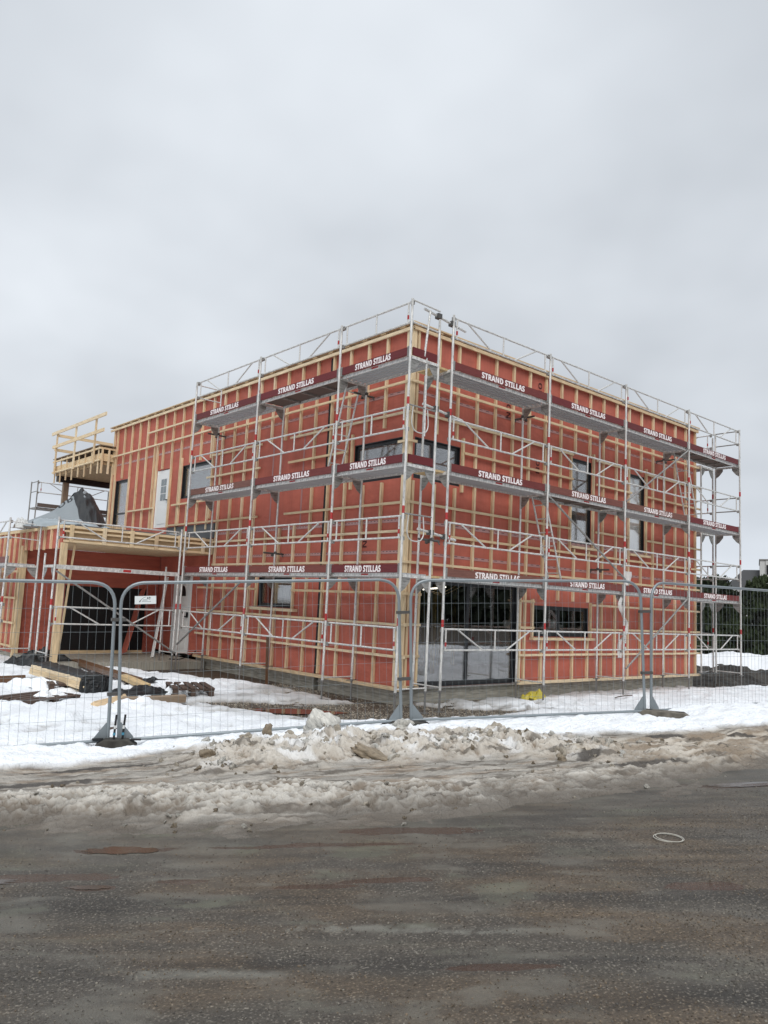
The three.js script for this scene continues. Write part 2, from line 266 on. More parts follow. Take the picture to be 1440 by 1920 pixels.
// the road: one sheet with a computed surface of asphalt, grit, thin ice and puddles
{
  const U0 = -7.2, U1 = 6.4, W0 = 3.4, W1 = 12.2, N = 2048;
  const col = new Uint8Array(N * N * 4), rough = new Uint8Array(N * N * 4);
  for (let j = 0; j < N; j++) for (let i = 0; i < N; i++) {
    const u = U0 + (U1 - U0) * (i + 0.5) / N, w = W0 + (W1 - W0) * (j + 0.5) / N, S = roadSurf(u, w), { s, n3, f, st, icy, mud, wet, iceL } = S;
    const grit = n2(u * 62, w * 62) + 0.9 * n2(u * 125 + 7, w * 125);
    let r = 0.067, g = 0.057, b = 0.0445;
    r = mix(r, 0.089, mud); g = mix(g, 0.066, mud); b = mix(b, 0.044, mud); const tr = sst(0.1, 0.5, n2(u * 0.3 + 80, s * 4.6) + 0.15 * f), tr2 = sst(0.05, 0.5, n2(u * 0.4 + 20, s * 9)); r *= 1 - 0.34 * tr + 0.26 * tr2; g *= 1 - 0.34 * tr + 0.25 * tr2; b *= 1 - 0.33 * tr + 0.22 * tr2;
    const spec = sst(0.3, 1.05, grit + 0.3 * f) * (1 - icy * 0.7), hole = sst(0.2, 1.0, -grit) * (1 - icy * 0.6);
    const k = 1 + 0.25 * f + 0.22 * n3; r *= k; g *= k; b *= k;
    r += spec * mix(0.20, 0.19, mud); g += spec * mix(0.182, 0.148, mud); b += spec * mix(0.155, 0.10, mud); r *= 1 - 0.55 * hole; g *= 1 - 0.55 * hole; b *= 1 - 0.55 * hole;
    const ig = 1 + 0.4 * n3 + 0.3 * f + 0.3 * st; r = mix(r, 0.108 * ig, icy * 0.6); g = mix(g, 0.102 * ig, icy * 0.6); b = mix(b, 0.083 * ig, icy * 0.6);
    const green = sst(0.1, 0.5, fbm(u * 1.3 + 60, w * 1.7, 2)) * icy; r *= 1 - 0.07 * green; b *= 1 - 0.10 * green;
    const ia = iceL * (0.8 + 0.5 * f); r = mix(r, 0.20, ia); g = mix(g, 0.194, ia); b = mix(b, 0.165, ia);
    if (wet > 0) { r = mix(r, 0.055, wet * 0.8); g = mix(g, 0.026, wet * 0.8); b = mix(b, 0.014, wet * 0.8); }
    const q = (j * N + i) * 4, o = (v) => clamp(v <= 0.0031308 ? v * 12.92 : 1.055 * Math.pow(v, 1 / 2.4) - 0.055) * 255;
    col[q] = o(r); col[q + 1] = o(g); col[q + 2] = o(b); col[q + 3] = 255;
    const ro = mix(mix(0.60 - 0.14 * n3, 0.42, icy), 0.03, wet) + 0.12 * f * (1 - wet); rough[q] = rough[q + 1] = rough[q + 2] = clamp(ro, 0.03, 1) * 255; rough[q + 3] = 255;
  }
  const mk = (d, s) => { const t = new THREE.DataTexture(d, N, N); t.magFilter = THREE.LinearFilter; if (s) t.colorSpace = THREE.SRGBColorSpace; t.needsUpdate = true; return t; };
  const bt = dataTex(512, 512, (x, y) => { const g = tile((a, b) => n2(a * 0.16, b * 0.16) + 0.7 * n2(a * 0.36 + 9, b * 0.36), x, y, 512, 512); const v = clamp(128 + g * 80, 0, 255); return [v, v, v]; }); bt.channel = 1;
  const m = new THREE.MeshStandardMaterial({ map: mk(col, true), roughnessMap: mk(rough, false), roughness: 1, bumpMap: bt, bumpScale: 0.010 });
  const nu = 272, nv = 176, g = sheetGeo(nu, nv, (a, b) => { const u = mix(U0, U1, a), w = mix(W0, W1, b), x = toX(u, w), z = toZ(u, w); return [x, baseG(x, z) + 0.012 * fbm(u * 0.9, w * 2.1, 3), z]; });
  const p = g.attributes.position, uv1 = []; for (let i = 0; i < p.count; i++) uv1.push(p.getX(i) / 0.62, p.getZ(i) / 0.62); g.setAttribute('uv1', new THREE.Float32BufferAttribute(uv1, 2));
  g.index.array.reverse(); g.computeVertexNormals();
  const road = new THREE.Mesh(g, m); road.name = 'road'; struct(road); scene.add(road);
}
const roadY = (x, z) => { const u = toU(x, z), w = toW(x, z); return baseG(x, z) + 0.012 * fbm(u * 0.9, w * 2.1, 3); };
// shallow puddles standing on the road
{
  const water = new THREE.MeshStandardMaterial({ color: lin(0.05, 0.032, 0.02), roughness: 0.16 });
  [[-4.82, 6.63, 0.26, 0.08], [-6.0, 6.86, 0.5, 0.06], [-5.05, 7.33, 0.12, 0.035], [1.2, 7.05, 0.8, 0.1]].forEach(([bu, bw, ru, rw], k) => {
    const s = new THREE.Shape(); for (let i = 0; i <= 72; i++) { const a = i / 72 * 6.2832, r = 1 + 0.34 * n2(Math.cos(a) * 2.2 + k * 9, Math.sin(a) * 2.2) + 0.16 * n2(Math.cos(a) * 7 + k, Math.sin(a) * 7); const du = Math.cos(a) * r * ru, dw = Math.sin(a) * r * rw + SL * du; s[i ? 'lineTo' : 'moveTo'](toX(bu + du, bw + dw) - toX(bu, bw), -(toZ(bu + du, bw + dw) - toZ(bu, bw))); }
    const x = toX(bu, bw), z = toZ(bu, bw), g = new THREE.ShapeGeometry(s, 8).rotateX(-Math.PI / 2), p = g.attributes.position; let top = -9; for (let i = 0; i < p.count; i++) top = Math.max(top, roadY(x + p.getX(i), z + p.getZ(i)));
    for (let i = 0; i < p.count; i++) p.setY(i, roadY(x + p.getX(i), z + p.getZ(i)) + 0.004); g.computeVertexNormals(); const nn = g.attributes.normal; for (let i = 0; i < nn.count; i++) nn.setXYZ(i, 0, 1, 0);
    const m = new THREE.Mesh(g, water); m.name = numbered('puddle'); struct(m); m.position.set(x, 0, z); scene.add(m);
  });
}
// loose grit on the road
{
  const g = new THREE.IcosahedronGeometry(1, 0), n = 130000, im = new THREE.InstancedMesh(g, new THREE.MeshStandardMaterial({ roughness: 0.75 }), n), m4 = new THREE.Matrix4(), q = new THREE.Quaternion(), c = new THREE.Color();
  for (let i = 0; i < n;) {
    const w = 5.8 + 5.4 * Math.sqrt(rnd()), u = rr(-6.8, 3.5), x = toX(u, w), z = toZ(u, w); if (w < roadEdge(u) + 0.1) continue;
    const S = roadSurf(u, w), dens = (0.5 + 0.6 * S.n3 + 0.35 * sst(-3.5, 0, u + 0.4 * (w - 9))) * (1 - 0.75 * S.icy) * (1 - S.wet); if (rnd() > dens) continue;
        const s = 0.0014 + 0.0046 * Math.pow(rnd(), 2.6); q.setFromEuler(new THREE.Euler(rr(0, 6), rr(0, 6), rr(0, 6)));
    m4.compose(V(x, roadY(x, z) + s * 0.25, z), q, V(s * rr(0.8, 1.4), s * rr(0.5, 0.9), s * rr(0.8, 1.4))); im.setMatrixAt(i, m4);
    const k = Math.pow(rnd(), 2.0); if (rnd() < S.mud * 0.8) c.setRGB(mix(0.07, 0.20, k), mix(0.054, 0.15, k), mix(0.038, 0.10, k)); else c.setRGB(mix(0.07, 0.25, k), mix(0.062, 0.225, k), mix(0.054, 0.185, k)); im.setColorAt(i, c); i++;
  }
  im.name = 'grit'; im.userData = { kind: 'stuff', label: 'loose grit scattered over the wet road', category: 'grit' }; scene.add(im);
}

// snow and slush between road and fence: vertex colours carry the dirt
const snowBump = dataTex(256, 256, (x, y) => { const v = clamp(128 + 120 * tile((a, b) => fbm(a * 0.06, b * 0.06, 4), x, y, 256, 256), 0, 255); return [v, v, v]; });
const snowMat = new THREE.MeshStandardMaterial({ vertexColors: true, roughness: 0.72, bumpMap: snowBump, bumpScale: 0.02 });
function fieldGeo(nu, nv, at, color) {
  const g = sheetGeo(nu, nv, at), p = g.attributes.position, cs = new Float32Array(p.count * 3), uv = g.attributes.uv;
  for (let i = 0; i < p.count; i++) { const c = color(p.getX(i), p.getZ(i), i); cs.set(c, i * 3); uv.setXY(i, p.getX(i) / 0.5, p.getZ(i) / 0.5); }
  g.setAttribute('color', new THREE.BufferAttribute(cs, 3)); g.index.array.reverse(); g.computeVertexNormals(); return g;
}
const mix3 = (a, b, t) => [mix(a[0], b[0], t), mix(a[1], b[1], t), mix(a[2], b[2], t)];
{
  const U0 = -6.9, U1 = 13, W0 = 2.0, W1 = 7.4, uOf = (a) => (a < 0.86 ? mix(U0, 4.6, a / 0.86) : mix(4.6, U1, (a - 0.86) / 0.14));
  const g = fieldGeo(900, 330, (a, b) => { const u = uOf(a), w = mix(W0, W1, b), x = toX(u, w), z = toZ(u, w), B = bank(x, z); let y = baseG(x, z) + B.h; if (w < 2.6) y -= 0.0; return [x, y, z]; }, (x, z) => {
    const B = bank(x, z), { u, w } = B;
    const cream = [0.58, 0.54, 0.48], brown = [0.27, 0.21, 0.155], dark = [0.095, 0.078, 0.06], white = [0.86, 0.88, 0.90], greyIce = [0.31, 0.29, 0.26];
    const fine = fbm((u - 0.4 * w) * 3.2 + 7, (w - 0.2 * u) * 15, 3); let c = mix3(greyIce, brown, sst(-0.1, 0.5, fbm(u * 1.2 + 5, w * 5, 3)) * 0.8); c = mix3(c, [0.42, 0.39, 0.35], sst(0.05, 0.6, fine) * 0.7); c = mix3(c, [0.12, 0.10, 0.08], sst(0.1, 0.6, -fine) * 0.7);
    c = mix3(c, cream, sst(0.05, 0.5, fbm(u * 1.8 + 15, w * 7 + 4, 3)) * 0.42);
    const crumb = sst(-0.25, 0.45, B.f * 0.55 + B.g * 0.6 + B.k * 0.28 + 0.14);
    c = mix3(c, mix3(brown, cream, crumb), clamp(B.p1 * 1.6));
    c = mix3(c, mix3([0.30, 0.25, 0.19], [0.64, 0.61, 0.56], B.i1), B.cl * sst(0.45, 0.8, B.i1) * sst(0.05, 0.5, B.k1) * 0.7); c = mix3(c, mix3([0.24, 0.19, 0.14], [0.62, 0.58, 0.52], B.i2), B.cl * sst(0.3, 0.7, B.i2) * sst(0.1, 0.6, B.k2) * 0.55); c = mix3(c, [0.13, 0.105, 0.08], B.cl * sst(0.25, 0.0, B.k2) * sst(0.3, 0, B.k1) * 0.55);
    c = mix3(c, white, clamp(B.p1 * 1.2) * sst(0.1, 0.55, fbm(u * 2.2 + 70, w * 2.2, 3)) * 0.75);
    c = mix3(c, mix3([0.21, 0.17, 0.13], [0.58, 0.55, 0.50], sst(-0.4, 0.6, B.f * 0.5 + B.g * 0.5 + B.k * 0.3 + 0.55 * fbm(u * 1.3 + 2, w * 4, 3))), clamp(B.p2 * 1.7));
    const rc = mix3([0.27, 0.21, 0.15], [0.58, 0.53, 0.46], sst(-0.25, 0.45, fbm(u * 1.6, w * 6, 4))); c = mix3(c, rc, B.rut * 0.85);
    c = mix3(c, dark, sst(0.28, 0.6, fbm(u * 2 + 33, w * 6 - 8, 4)) * 0.75 * (1 - B.white));
    c = [c[0] * 0.94, c[1] * 0.925, c[2] * 0.90]; c = mix3(c, [0.60, 0.57, 0.51], clamp(B.p2 * 1.5) * sst(-0.2, 0.45, B.g * 0.6 + B.k * 0.3 + 0.6 * fbm(u * 0.9 + 12, w * 3, 2)) * 0.55);
    c = mix3(c, mix3(white, [0.66, 0.67, 0.68], sst(0.15, 0.6, fbm(u * 1.4 + 8, w * 4, 3)) * 0.5), B.white);
    for (const [hu, hw, ru, rw] of [[1.6, 4.82, 0.34, 0.12], [2.55, 5.14, 0.24, 0.08], [0.05, 5.5, 0.22, 0.12], [-5.4, 4.55, 0.5, 0.12], [0.35, 6.05, 0.55, 0.1], [-4.9, 4.0, 0.6, 0.08]]) { const q = Math.hypot((u - hu) / ru, (w - hw) / rw) + 0.5 * B.f; c = mix3(c, [0.05, 0.042, 0.035], sst(1.1, 0.7, q) * 0.9); }
    const edge = sst(B.e - 0.8 + 0.3 * fine, B.e - 0.04, w); c = mix3(c, [0.105, 0.088, 0.07], edge * 0.88);
    return c;
  });
  const s = new THREE.Mesh(g, snowMat); s.name = 'snow_bank'; struct(s); scene.add(s);
}
{
  // yard snow, in a sheet of its own that runs under the bank at the fence
  const xs = [], zs = []; for (let x = -30; x < 60; x += (x > -9.5 && x < 14.5) ? 0.07 : 0.8) xs.push(x); for (let z = -60; z < 6.6; z += (z > -10) ? 0.07 : 0.8) zs.push(z);
  const pos = [], cs = [], uv = [], idx = [], n = xs.length, keep = (x, z) => toW(x, z) < 3.2 || toU(x, z) > 12 || toU(x, z) < -7.5;
  for (const z of zs) for (const x of xs) {
    const S = yardSnow(x, z), w = toW(x, z), inn = sst(fenceW(toU(x, z)) - 0.3, fenceW(toU(x, z)) + 0.4, w); let h = S.h;
    if (w > 1.6 && toU(x, z) > -8 && toU(x, z) < 13) { const B = bank(x, z); h = mix(h, B.h, sst(1.6, 2.3, w)) - 0.01 * sst(2.2, 2.6, w) - 0.25 * sst(2.5, 3.1, w); }
    pos.push(x, baseG(x, z) + h, z); uv.push(x / 0.5, z / 0.5);
    let c = [0.86, 0.885, 0.91]; c = mix3(c, [0.60, 0.62, 0.64], sst(0.05, 0.6, fbm(x * 1.1 + 9, z * 1.1, 3)) * 0.35);
    c = mix3(c, [0.42, 0.41, 0.40], clamp(S.slush * (0.75 + 0.5 * S.n))); c = mix3(c, [0.40, 0.385, 0.36], sst(0.055, 0.012, S.h) * 0.85); c = mix3(c, [0.17, 0.14, 0.11], sst(0.35, 0.75, S.bare));
    c = mix3(c, [0.12, 0.10, 0.08], sst(0.35, 0.62, fbm(x * 1.5 + 51, z * 3.5, 4)) * sst(-4, -1.5, x) * sst(0.7, 0.1, Math.abs(polyDist(PATCH, x, z) + 0.1)) * 0.8);
    const leaf = sst(0.66, 0.78, fbm(x * 5.1 + 3, z * 5.1 + 80, 2)); c = mix3(c, [0.3, 0.27, 0.22], leaf * 0.35); cs.push(...c);
  }
  for (let j = 0; j < zs.length - 1; j++) for (let i = 0; i < n - 1; i++) { if (!keep(xs[i], zs[j])) continue; const a = j * n + i; idx.push(a, a + n, a + 1, a + 1, a + n, a + n + 1); }
  const g = new THREE.BufferGeometry(); g.setAttribute('position', new THREE.Float32BufferAttribute(pos, 3)); g.setAttribute('color', new THREE.Float32BufferAttribute(cs, 3)); g.setAttribute('uv', new THREE.Float32BufferAttribute(uv, 2)); g.setIndex(idx); g.computeVertexNormals();
  const s = new THREE.Mesh(g, snowMat); s.name = 'snow'; struct(s); scene.add(s);
}

// ------------------------------------------------------------------ the house
const house = thing('house', 'two-storey timber house under construction with red wind barrier and bare wooden battens', 'house', [6.8, 0, -8.5]);
{
  const LZ = 16.1, LX = 12.55, Y0 = 0.27, Y1 = 7.46;
  const hole = (a0, a1, b0, b1) => { const p = new THREE.Path(); p.moveTo(a0, b0); p.lineTo(a0, b1); p.lineTo(a1, b1); p.lineTo(a1, b0); p.closePath(); return p; };
  const panel = (a0, a1, holes) => { const s = new THREE.Shape(); s.moveTo(a0, Y0); s.lineTo(a1, Y0); s.lineTo(a1, Y1); s.lineTo(a0, Y1); s.closePath(); s.holes.push(...holes); return new THREE.ExtrudeGeometry(s, { depth: 0.14, bevelEnabled: false }); };
  // openings: [from, to, bottom, top]
  const RW = { door: [1.44, 4.5, 0.3, 2.44], cornerR: [1.152, 2.48, 4.42, 5.26], A: [6.41, 7.28, 3.55, 5.68], B: [8.98, 9.79, 3.56, 5.67], wide: [5.04, 7.24, 1.325, 2.03] };
  const LW = { cornerL: [1.154, 2.74, 4.42, 5.26], two: [9.02, 10.79, 4.67, 5.66], low: [4.75, 6.24, 1.7, 2.43], white: [11.56, 12.5, 3.88, 5.68], far: [14.62, 15.72, 3.88, 5.64], entry: [9.66, 10.78, 0.27, 2.45] };
  const right = put(house, 'wall', panel(1.01, LX, Object.values(RW).map((h) => hole(...h))), membrane, [0, 0, -1.15]);
  const left = put(house, 'wall', panel(1.152, LZ, Object.values(LW).map((h) => hole(...h))), membrane, [1.01, 0, 0]); left.rotation.y = Math.PI / 2;
  // outer walls behind, floors and roof close the body
  box(house, 'wall', LX - 0.14, LX, Y0, Y1, -LZ, -1.153, membrane); box(house, 'wall', 1.153, LX - 0.143, Y0, Y1, -LZ, -LZ + 0.14, membrane);
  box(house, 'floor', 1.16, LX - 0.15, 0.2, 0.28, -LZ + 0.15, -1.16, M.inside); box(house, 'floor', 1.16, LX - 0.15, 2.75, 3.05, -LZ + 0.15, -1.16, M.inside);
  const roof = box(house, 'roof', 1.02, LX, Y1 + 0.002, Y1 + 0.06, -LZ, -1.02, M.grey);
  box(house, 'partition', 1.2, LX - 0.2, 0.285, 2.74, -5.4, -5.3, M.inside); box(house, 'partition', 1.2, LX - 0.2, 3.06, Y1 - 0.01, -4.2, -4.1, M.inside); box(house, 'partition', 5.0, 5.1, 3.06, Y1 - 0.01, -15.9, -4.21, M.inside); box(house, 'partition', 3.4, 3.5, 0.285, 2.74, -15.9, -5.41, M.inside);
  // foundation
  const F = put(house, 'foundation', merge([gBox(1.04, LX - 0.02, -0.25, 0.262, -1.3, -1.04), gBox(1.04, 1.3, -0.25, 0.262, -3.64, -1.302), gBox(1.04, 1.3, -0.25, 0.262, -9.2, -3.8), gBox(1.3, LX - 0.02, -0.25, 0.262, -LZ, -LZ + 0.26), gBox(LX - 0.3, LX - 0.02, -0.25, 0.262, -LZ + 0.26, -1.302)]), concrete);
  // battens
  const vb = (x, y0, y1, w = 0.055) => box(house, 'batten', x - w, x, y0, y1, -1.008, -0.95, pickWood());
  const hb = (x0, x1, y, h = 0.05) => box(house, 'batten', x0, x1, y - h / 2, y + h / 2, -0.948, -0.912, pickWood());
  const vl = (z, y0, y1, w = 0.055) => box(house, 'batten', 0.95, 1.008, y0, y1, z, z + w, pickWood());
  const hl = (z0, z1, y, h = 0.05) => box(house, 'batten', 0.912, 0.948, y - h / 2, y + h / 2, z0, z1, pickWood());
  const RX = [1.136, 1.745, 2.347, 2.95, 3.555, 4.157, 4.752, 5.36, 5.972, 6.572, 7.192, 7.784, 8.393, 8.989, 9.605, 10.208, 10.816, 11.417, 12.023, 12.588], T = 7.44, B = 0.335;
  const spansR = { 0: [[B, 4.36], [5.36, T]], 1: [[2.52, 4.36], [5.4, T]], 2: [[2.52, 4.36], [5.4, T]], 3: [[2.52, T]], 4: [[2.52, T]], 5: [[2.52, T]], 7: [[B, 1.245], [2.17, T]], 8: [[B, 1.245], [2.17, T]], 9: [[B, 1.245], [2.17, 3.44], [5.78, T]], 10: [[B, 1.245], [2.17, 3.44], [5.78, T]], 14: [[B, 3.46], [5.76, T]] };
  RX.forEach((x, k) => (spansR[k] ?? [[B, T]]).forEach(([a, b]) => vb(x + rr(-0.004, 0.004), a, b)));
  for (const [x, a, b] of [[2.555, 4.3, 5.46], [4.585, B, 2.52], [5.03, 1.25, 2.17], [7.315, 1.31, 2.16], [6.40, 3.3, 5.82], [7.36, 3.5, 5.9], [9.86, 3.5, 5.9], [1.43, B, 2.5]]) vb(x, a, b);
  for (const [y, spans] of [[0.31, [[0.95, 1.435], [4.48, 12.76]]], [0.915, [[0.9, 1.43], [4.49, 12.82]]], [1.515, [[0.95, 1.43], [4.5, 5.01], [7.24, 12.8]]], [2.112, [[0.95, 1.42], [4.5, 5.01], [7.27, 12.84]]], [2.728, [[0.95, 12.78]]], [3.322, [[0.95, 12.86]]], [3.922, [[0.95, 6.35], [7.4, 8.93], [9.84, 12.86]]], [4.52, [[2.62, 6.36], [7.38, 8.93], [9.84, 12.8]]], [5.132, [[2.53, 6.4], [7.4, 9.03], [9.84, 12.85]]], [5.74, [[0.95, 6.4], [7.4, 8.9], [9.84, 12.86]]], [6.355, [[0.95, 12.8]]]])
    for (const [a, b] of spans) hb(a, b, y + rr(-0.006, 0.006), y === 0.31 ? 0.07 : 0.05);
  hb(0.912, 12.66, 7.455, 0.07); box(house, 'batten', 0.95, 1.045, B, T, -1.008, -0.9505, M.wood[0]); box(house, 'batten', 0.9505, 1.0085, B, T, -1.15, -1.0085, M.wood[2]);
  const ZL = (j) => -1.785 - 0.6105 * j, spansL = { 0: [[B, 4.36], [5.5, T]], 1: [[B, 4.36], [5.5, T]], 5: [[B, 1.62], [2.47, 3.62], [5.72, T]], 6: [[B, 1.62], [2.47, 3.58], [5.72, T]], 7: [[B, 1.62], [2.47, 3.55], [5.72, T]], 12: [[3.7, 4.55], [5.7, T]], 13: [[3.62, 4.55], [5.7, T]], 14: [[3.6, 4.55], [5.7, T]], 15: [[3.55, T]], 16: [[5.7, T]], 17: [[5.7, T]], 18: [[3.86, T]], 21: [[5.68, T]], 22: [[5.68, T]] };
  for (let j = 0; j <= 23; j++) (spansL[j] ?? [[j > 11 ? 3.86 : B, T]]).forEach(([a, b]) => vl(ZL(j) + rr(-0.005, 0.005), a, b));
  for (const [z, a, b] of [[-2.82, 4.3, 5.5], [-6.32, 1.62, 2.47], [-4.74, 1.62, 2.47], [-8.98, 4.0, 6.4], [-10.86, 3.9, 5.9], [-12.57, 3.86, 6.5], [-11.54, 3.86, 5.7], [-15.79, 3.6, 5.7], [-14.6, 3.86, 5.7], [-16.09, 3.6, 7.44]]) vl(z, a, b);
  for (const [y, spans] of [[0.29, [[-9.17, -0.912]]], [0.89, [[-9.17, -0.8]]], [1.505, [[-9.16, -0.8]]], [2.115, [[-9.2, -6.3], [-4.72, -0.8]]], [2.73, [[-8.5, -0.912]]], [3.335, [[-8.95, -0.912]]], [3.905, [[-11.4, -6.4], [-5.2, -0.912]]], [4.505, [[-11.2, -8.9], [-14.4, -12.5]]], [5.135, [[-9.15, -6.4], [-5.15, -2.88]]], [5.735, [[-8.92, -6.38], [-5.12, -0.912]]], [6.36, [[-8.6, -0.912]]], [6.5, [[-16.2, -8.9]]], [6.96, [[-13.25, -10.35]]]])
    for (const [a, b] of spans) hl(a, b, y + rr(-0.006, 0.006), y === 0.29 ? 0.07 : 0.05);
  hl(-16.35, -0.912, 7.455, 0.07);
  // short stubs at the corner
  box(house, 'batten', 0.876, 1.10, 5.105, 5.155, -0.910, -0.874, M.wood[0]); box(house, 'batten', 0.876, 0.910, 5.105, 5.155, -1.22, -0.911, M.wood[2]);
  // eaves: packers and a thin board
  for (let x = 1.0; x < 12.6; x += 0.61) box(roof, 'packer', x, x + 0.16, 7.524, 7.556, -1.0, -0.93, pickWood());
  for (let z = -1.2; z > -16.2; z -= 0.61) box(roof, 'packer', 0.93, 1.0, 7.524, 7.556, z - 0.16, z, pickWood());
  box(roof, 'eaves_board', 0.90, 12.72, 7.558, 7.585, -1.12, -0.9, M.wood[3]); box(roof, 'eaves_board', 0.90, 1.12, 7.558, 7.585, -16.4, -1.122, M.wood[3]);
  // jointing tape with a printed brand line, and dark gaps in the barrier
  const tapeTex = canvasTex(512, 64, (c, w, h) => { c.fillStyle = '#b98d88'; c.fillRect(0, 0, w, h); c.fillStyle = '#8d6a68'; c.fillRect(0, 0, w, 4); c.fillRect(0, h - 4, w, 4); c.fillStyle = '#3a2a33'; for (const x of [40, 296]) c.fillRect(x, 14, 120, 12); });
  tapeTex.wrapS = THREE.RepeatWrapping;
  const tapeMat = (len) => { const t = tapeTex.clone(); t.repeat.set(Math.round(len / 0.42), 1); return new THREE.MeshStandardMaterial({ map: t, roughness: 0.35 }); };
  const tR = tapeMat(11.4), tL = tapeMat(14.5);
  for (const y of [2.93, 3.56, 6.19]) { put(house, 'tape', new THREE.BoxGeometry(11.4, 0.065, 0.004), tR, [6.8, y, -1.006]); const t = put(house, 'tape', new THREE.BoxGeometry(y > 4 ? 15 : 7.4, 0.065, 0.004), tL, [1.006, y, y > 4 ? -8.55 : -4.75]); t.rotation.y = -Math.PI / 2; }
  for (const [z, a, b] of [[-5.96, 3.58, 5.72], [-4.66, 3.58, 5.72]]) box(house, 'tape', 1.003, 1.0085, a, b, z, z + 0.05, M.white.clone()).material.color = lin(0.38, 0.2, 0.19);
  box(house, 'gap', 1.0, 1.0095, 0.3, 7.42, -3.76, -3.67, M.black); box(house, 'gap', 1.0, 1.0095, 0.3, 6.7, -8.6, -8.53, M.black);
  box(house, 'barrier_band', 0.98, 1.0085, 3.46, 3.86, -11.5, -8.62, M.grey);
  // faint letters printed down the barrier
  const onTex = canvasTex(128, 256, (c, w, h) => { c.clearRect(0, 0, w, h); c.fillStyle = 'rgba(70,14,14,0.75)'; c.font = 'bold 120px sans-serif'; c.save(); c.translate(64, 128); c.rotate(Math.PI / 2); c.textAlign = 'center'; c.textBaseline = 'middle'; c.fillText('ON', 0, 0); c.restore(); });
  const onMat = new THREE.MeshStandardMaterial({ map: onTex, transparent: true, roughness: 0.6, alphaTest: 0.2 });
  for (const [x, y] of [[5.13, 7.1], [4.0, 6.35], [5.1, 5.25]]) put(house, 'printed_lettering', new THREE.PlaneGeometry(0.2, 0.5), onMat, [x, y, -1.004]);
  const pl = put(house, 'printed_lettering', new THREE.PlaneGeometry(0.2, 0.5), onMat, [1.004, 3.2, -2.25]); pl.rotation.y = -Math.PI / 2;

  // windows: a dark frame in a reveal, mullions and panes
  function window_(face, [a0, a1, b0, b1], o = {}) {
    const dep = o.depth ?? 0.045, fw = o.fw ?? 0.07, on = (p, n, u0, u1, v0, v1, d0, d1, m) => face === 'R' ? box(p, n, u0, u1, v0, v1, -1.01 - d1, -1.01 - d0, m) : box(p, n, 1.01 + d0, 1.01 + d1, v0, v1, -u1, -u0, m);
    const w = on(house, o.name ?? 'window', a0 + 0.001, a0 + 0.02, b0, b1, 0.0, 0.139, M.frame);
    on(w, 'reveal', a1 - 0.02, a1 - 0.001, b0, b1, 0.0, 0.139, M.frame); on(w, 'reveal', a0 + 0.021, a1 - 0.021, b1 - 0.02, b1 - 0.001, 0.0, 0.139, M.frame); on(w, 'reveal', a0 + 0.021, a1 - 0.021, b0 + 0.001, b0 + 0.02, 0.0, 0.139, M.frame);
    on(w, 'frame', a0 + 0.021, a0 + 0.021 + fw, b0 + 0.021, b1 - 0.021, dep, dep + 0.05, M.frame); on(w, 'frame', a1 - 0.021 - fw, a1 - 0.021, b0 + 0.021, b1 - 0.021, dep, dep + 0.05, M.frame);
    on(w, 'frame', a0 + 0.022 + fw, a1 - 0.022 - fw, b0 + 0.021, b0 + 0.021 + fw, dep, dep + 0.05, M.frame); on(w, 'frame', a0 + 0.022 + fw, a1 - 0.022 - fw, b1 - 0.021 - fw, b1 - 0.021, dep, dep + 0.05, M.frame);
    for (const m of o.mull ?? []) on(w, 'mullion', m - 0.04, m + 0.04, b0 + 0.022 + fw, b1 - 0.022 - fw, dep, dep + 0.05, M.frame);
    for (const t of o.trans ?? []) on(w, 'transom', a0 + 0.022 + fw, a1 - 0.022 - fw, t - 0.03, t + 0.03, dep, dep + 0.05, M.frame);
    const cut = [a0 + 0.021 + fw, ...(o.mull ?? []).flatMap((m) => [m - 0.04, m + 0.04]), a1 - 0.021 - fw];
    for (let i = 0; i < cut.length; i += 2) { const W = cut[i + 1] - cut[i], H = b1 - b0 - 0.042 - 2 * fw, c = (cut[i] + cut[i + 1]) / 2, y = (b0 + b1) / 2; for (const q of [0.012, 0.025, 0.038]) { const p = put(w, 'pane', new THREE.PlaneGeometry(W, H), o.coat === false ? M.glass : M.coated, face === 'R' ? [c, y, -1.01 - dep - q] : [1.01 + dep + q, y, -c]); if (face === 'L') p.rotation.y = -Math.PI / 2; } }
    return w;
  }
  window_('R', RW.door, { name: 'glass_door', mull: [2.95], fw: 0.075, depth: 0.06, coat: false });
  window_('R', RW.cornerR, { mull: [1.72] }); window_('L', LW.cornerL, {});
  window_('R', RW.A, { depth: 0.03, fw: 0.055, trans: [4.56] }); window_('R', RW.B, { depth: 0.03, fw: 0.055, trans: [4.56] }); window_('R', RW.wide, { mull: [6.1], coat: false });
  window_('L', LW.two, {}); window_('L', LW.low, { coat: false }); window_('L', LW.far, { name: 'glass_door', trans: [4.5] });
  // things seen through the panes belong to the house: white protective sheets, studs, lit tube
  put(house, 'white_sheet', sheetGeo(8, 14, (a, b) => [mix(9.06, 9.74, a), mix(3.62, 5.0 + 0.22 * Math.sin(a * 3.1), b), -1.12 - 0.02 * fbm(a * 3, b * 5, 2)]), M.sheet).material.side = THREE.DoubleSide;
  put(house, 'white_sheet', sheetGeo(8, 14, (a, b) => [mix(9.06, 9.7, a), mix(5.06, 5.58, b), -1.125 - 0.03 * fbm(a * 3, b * 5, 2)]), M.sheet);
  const sack = put(house, 'insulation_sack', lumpGeo(3, 0.5, 3), new THREE.MeshStandardMaterial({ color: lin(0.5, 0.5, 0.5), roughness: 0.7 }), [1.32, 2.05, -5.0]); sack.scale.set(0.1, 0.3, 0.2);
  for (let x = 1.5; x < 7; x += 0.6) box(house, 'stud', x, x + 0.045, 0.285, 2.74, -5.29, -5.2, M.insideStud);
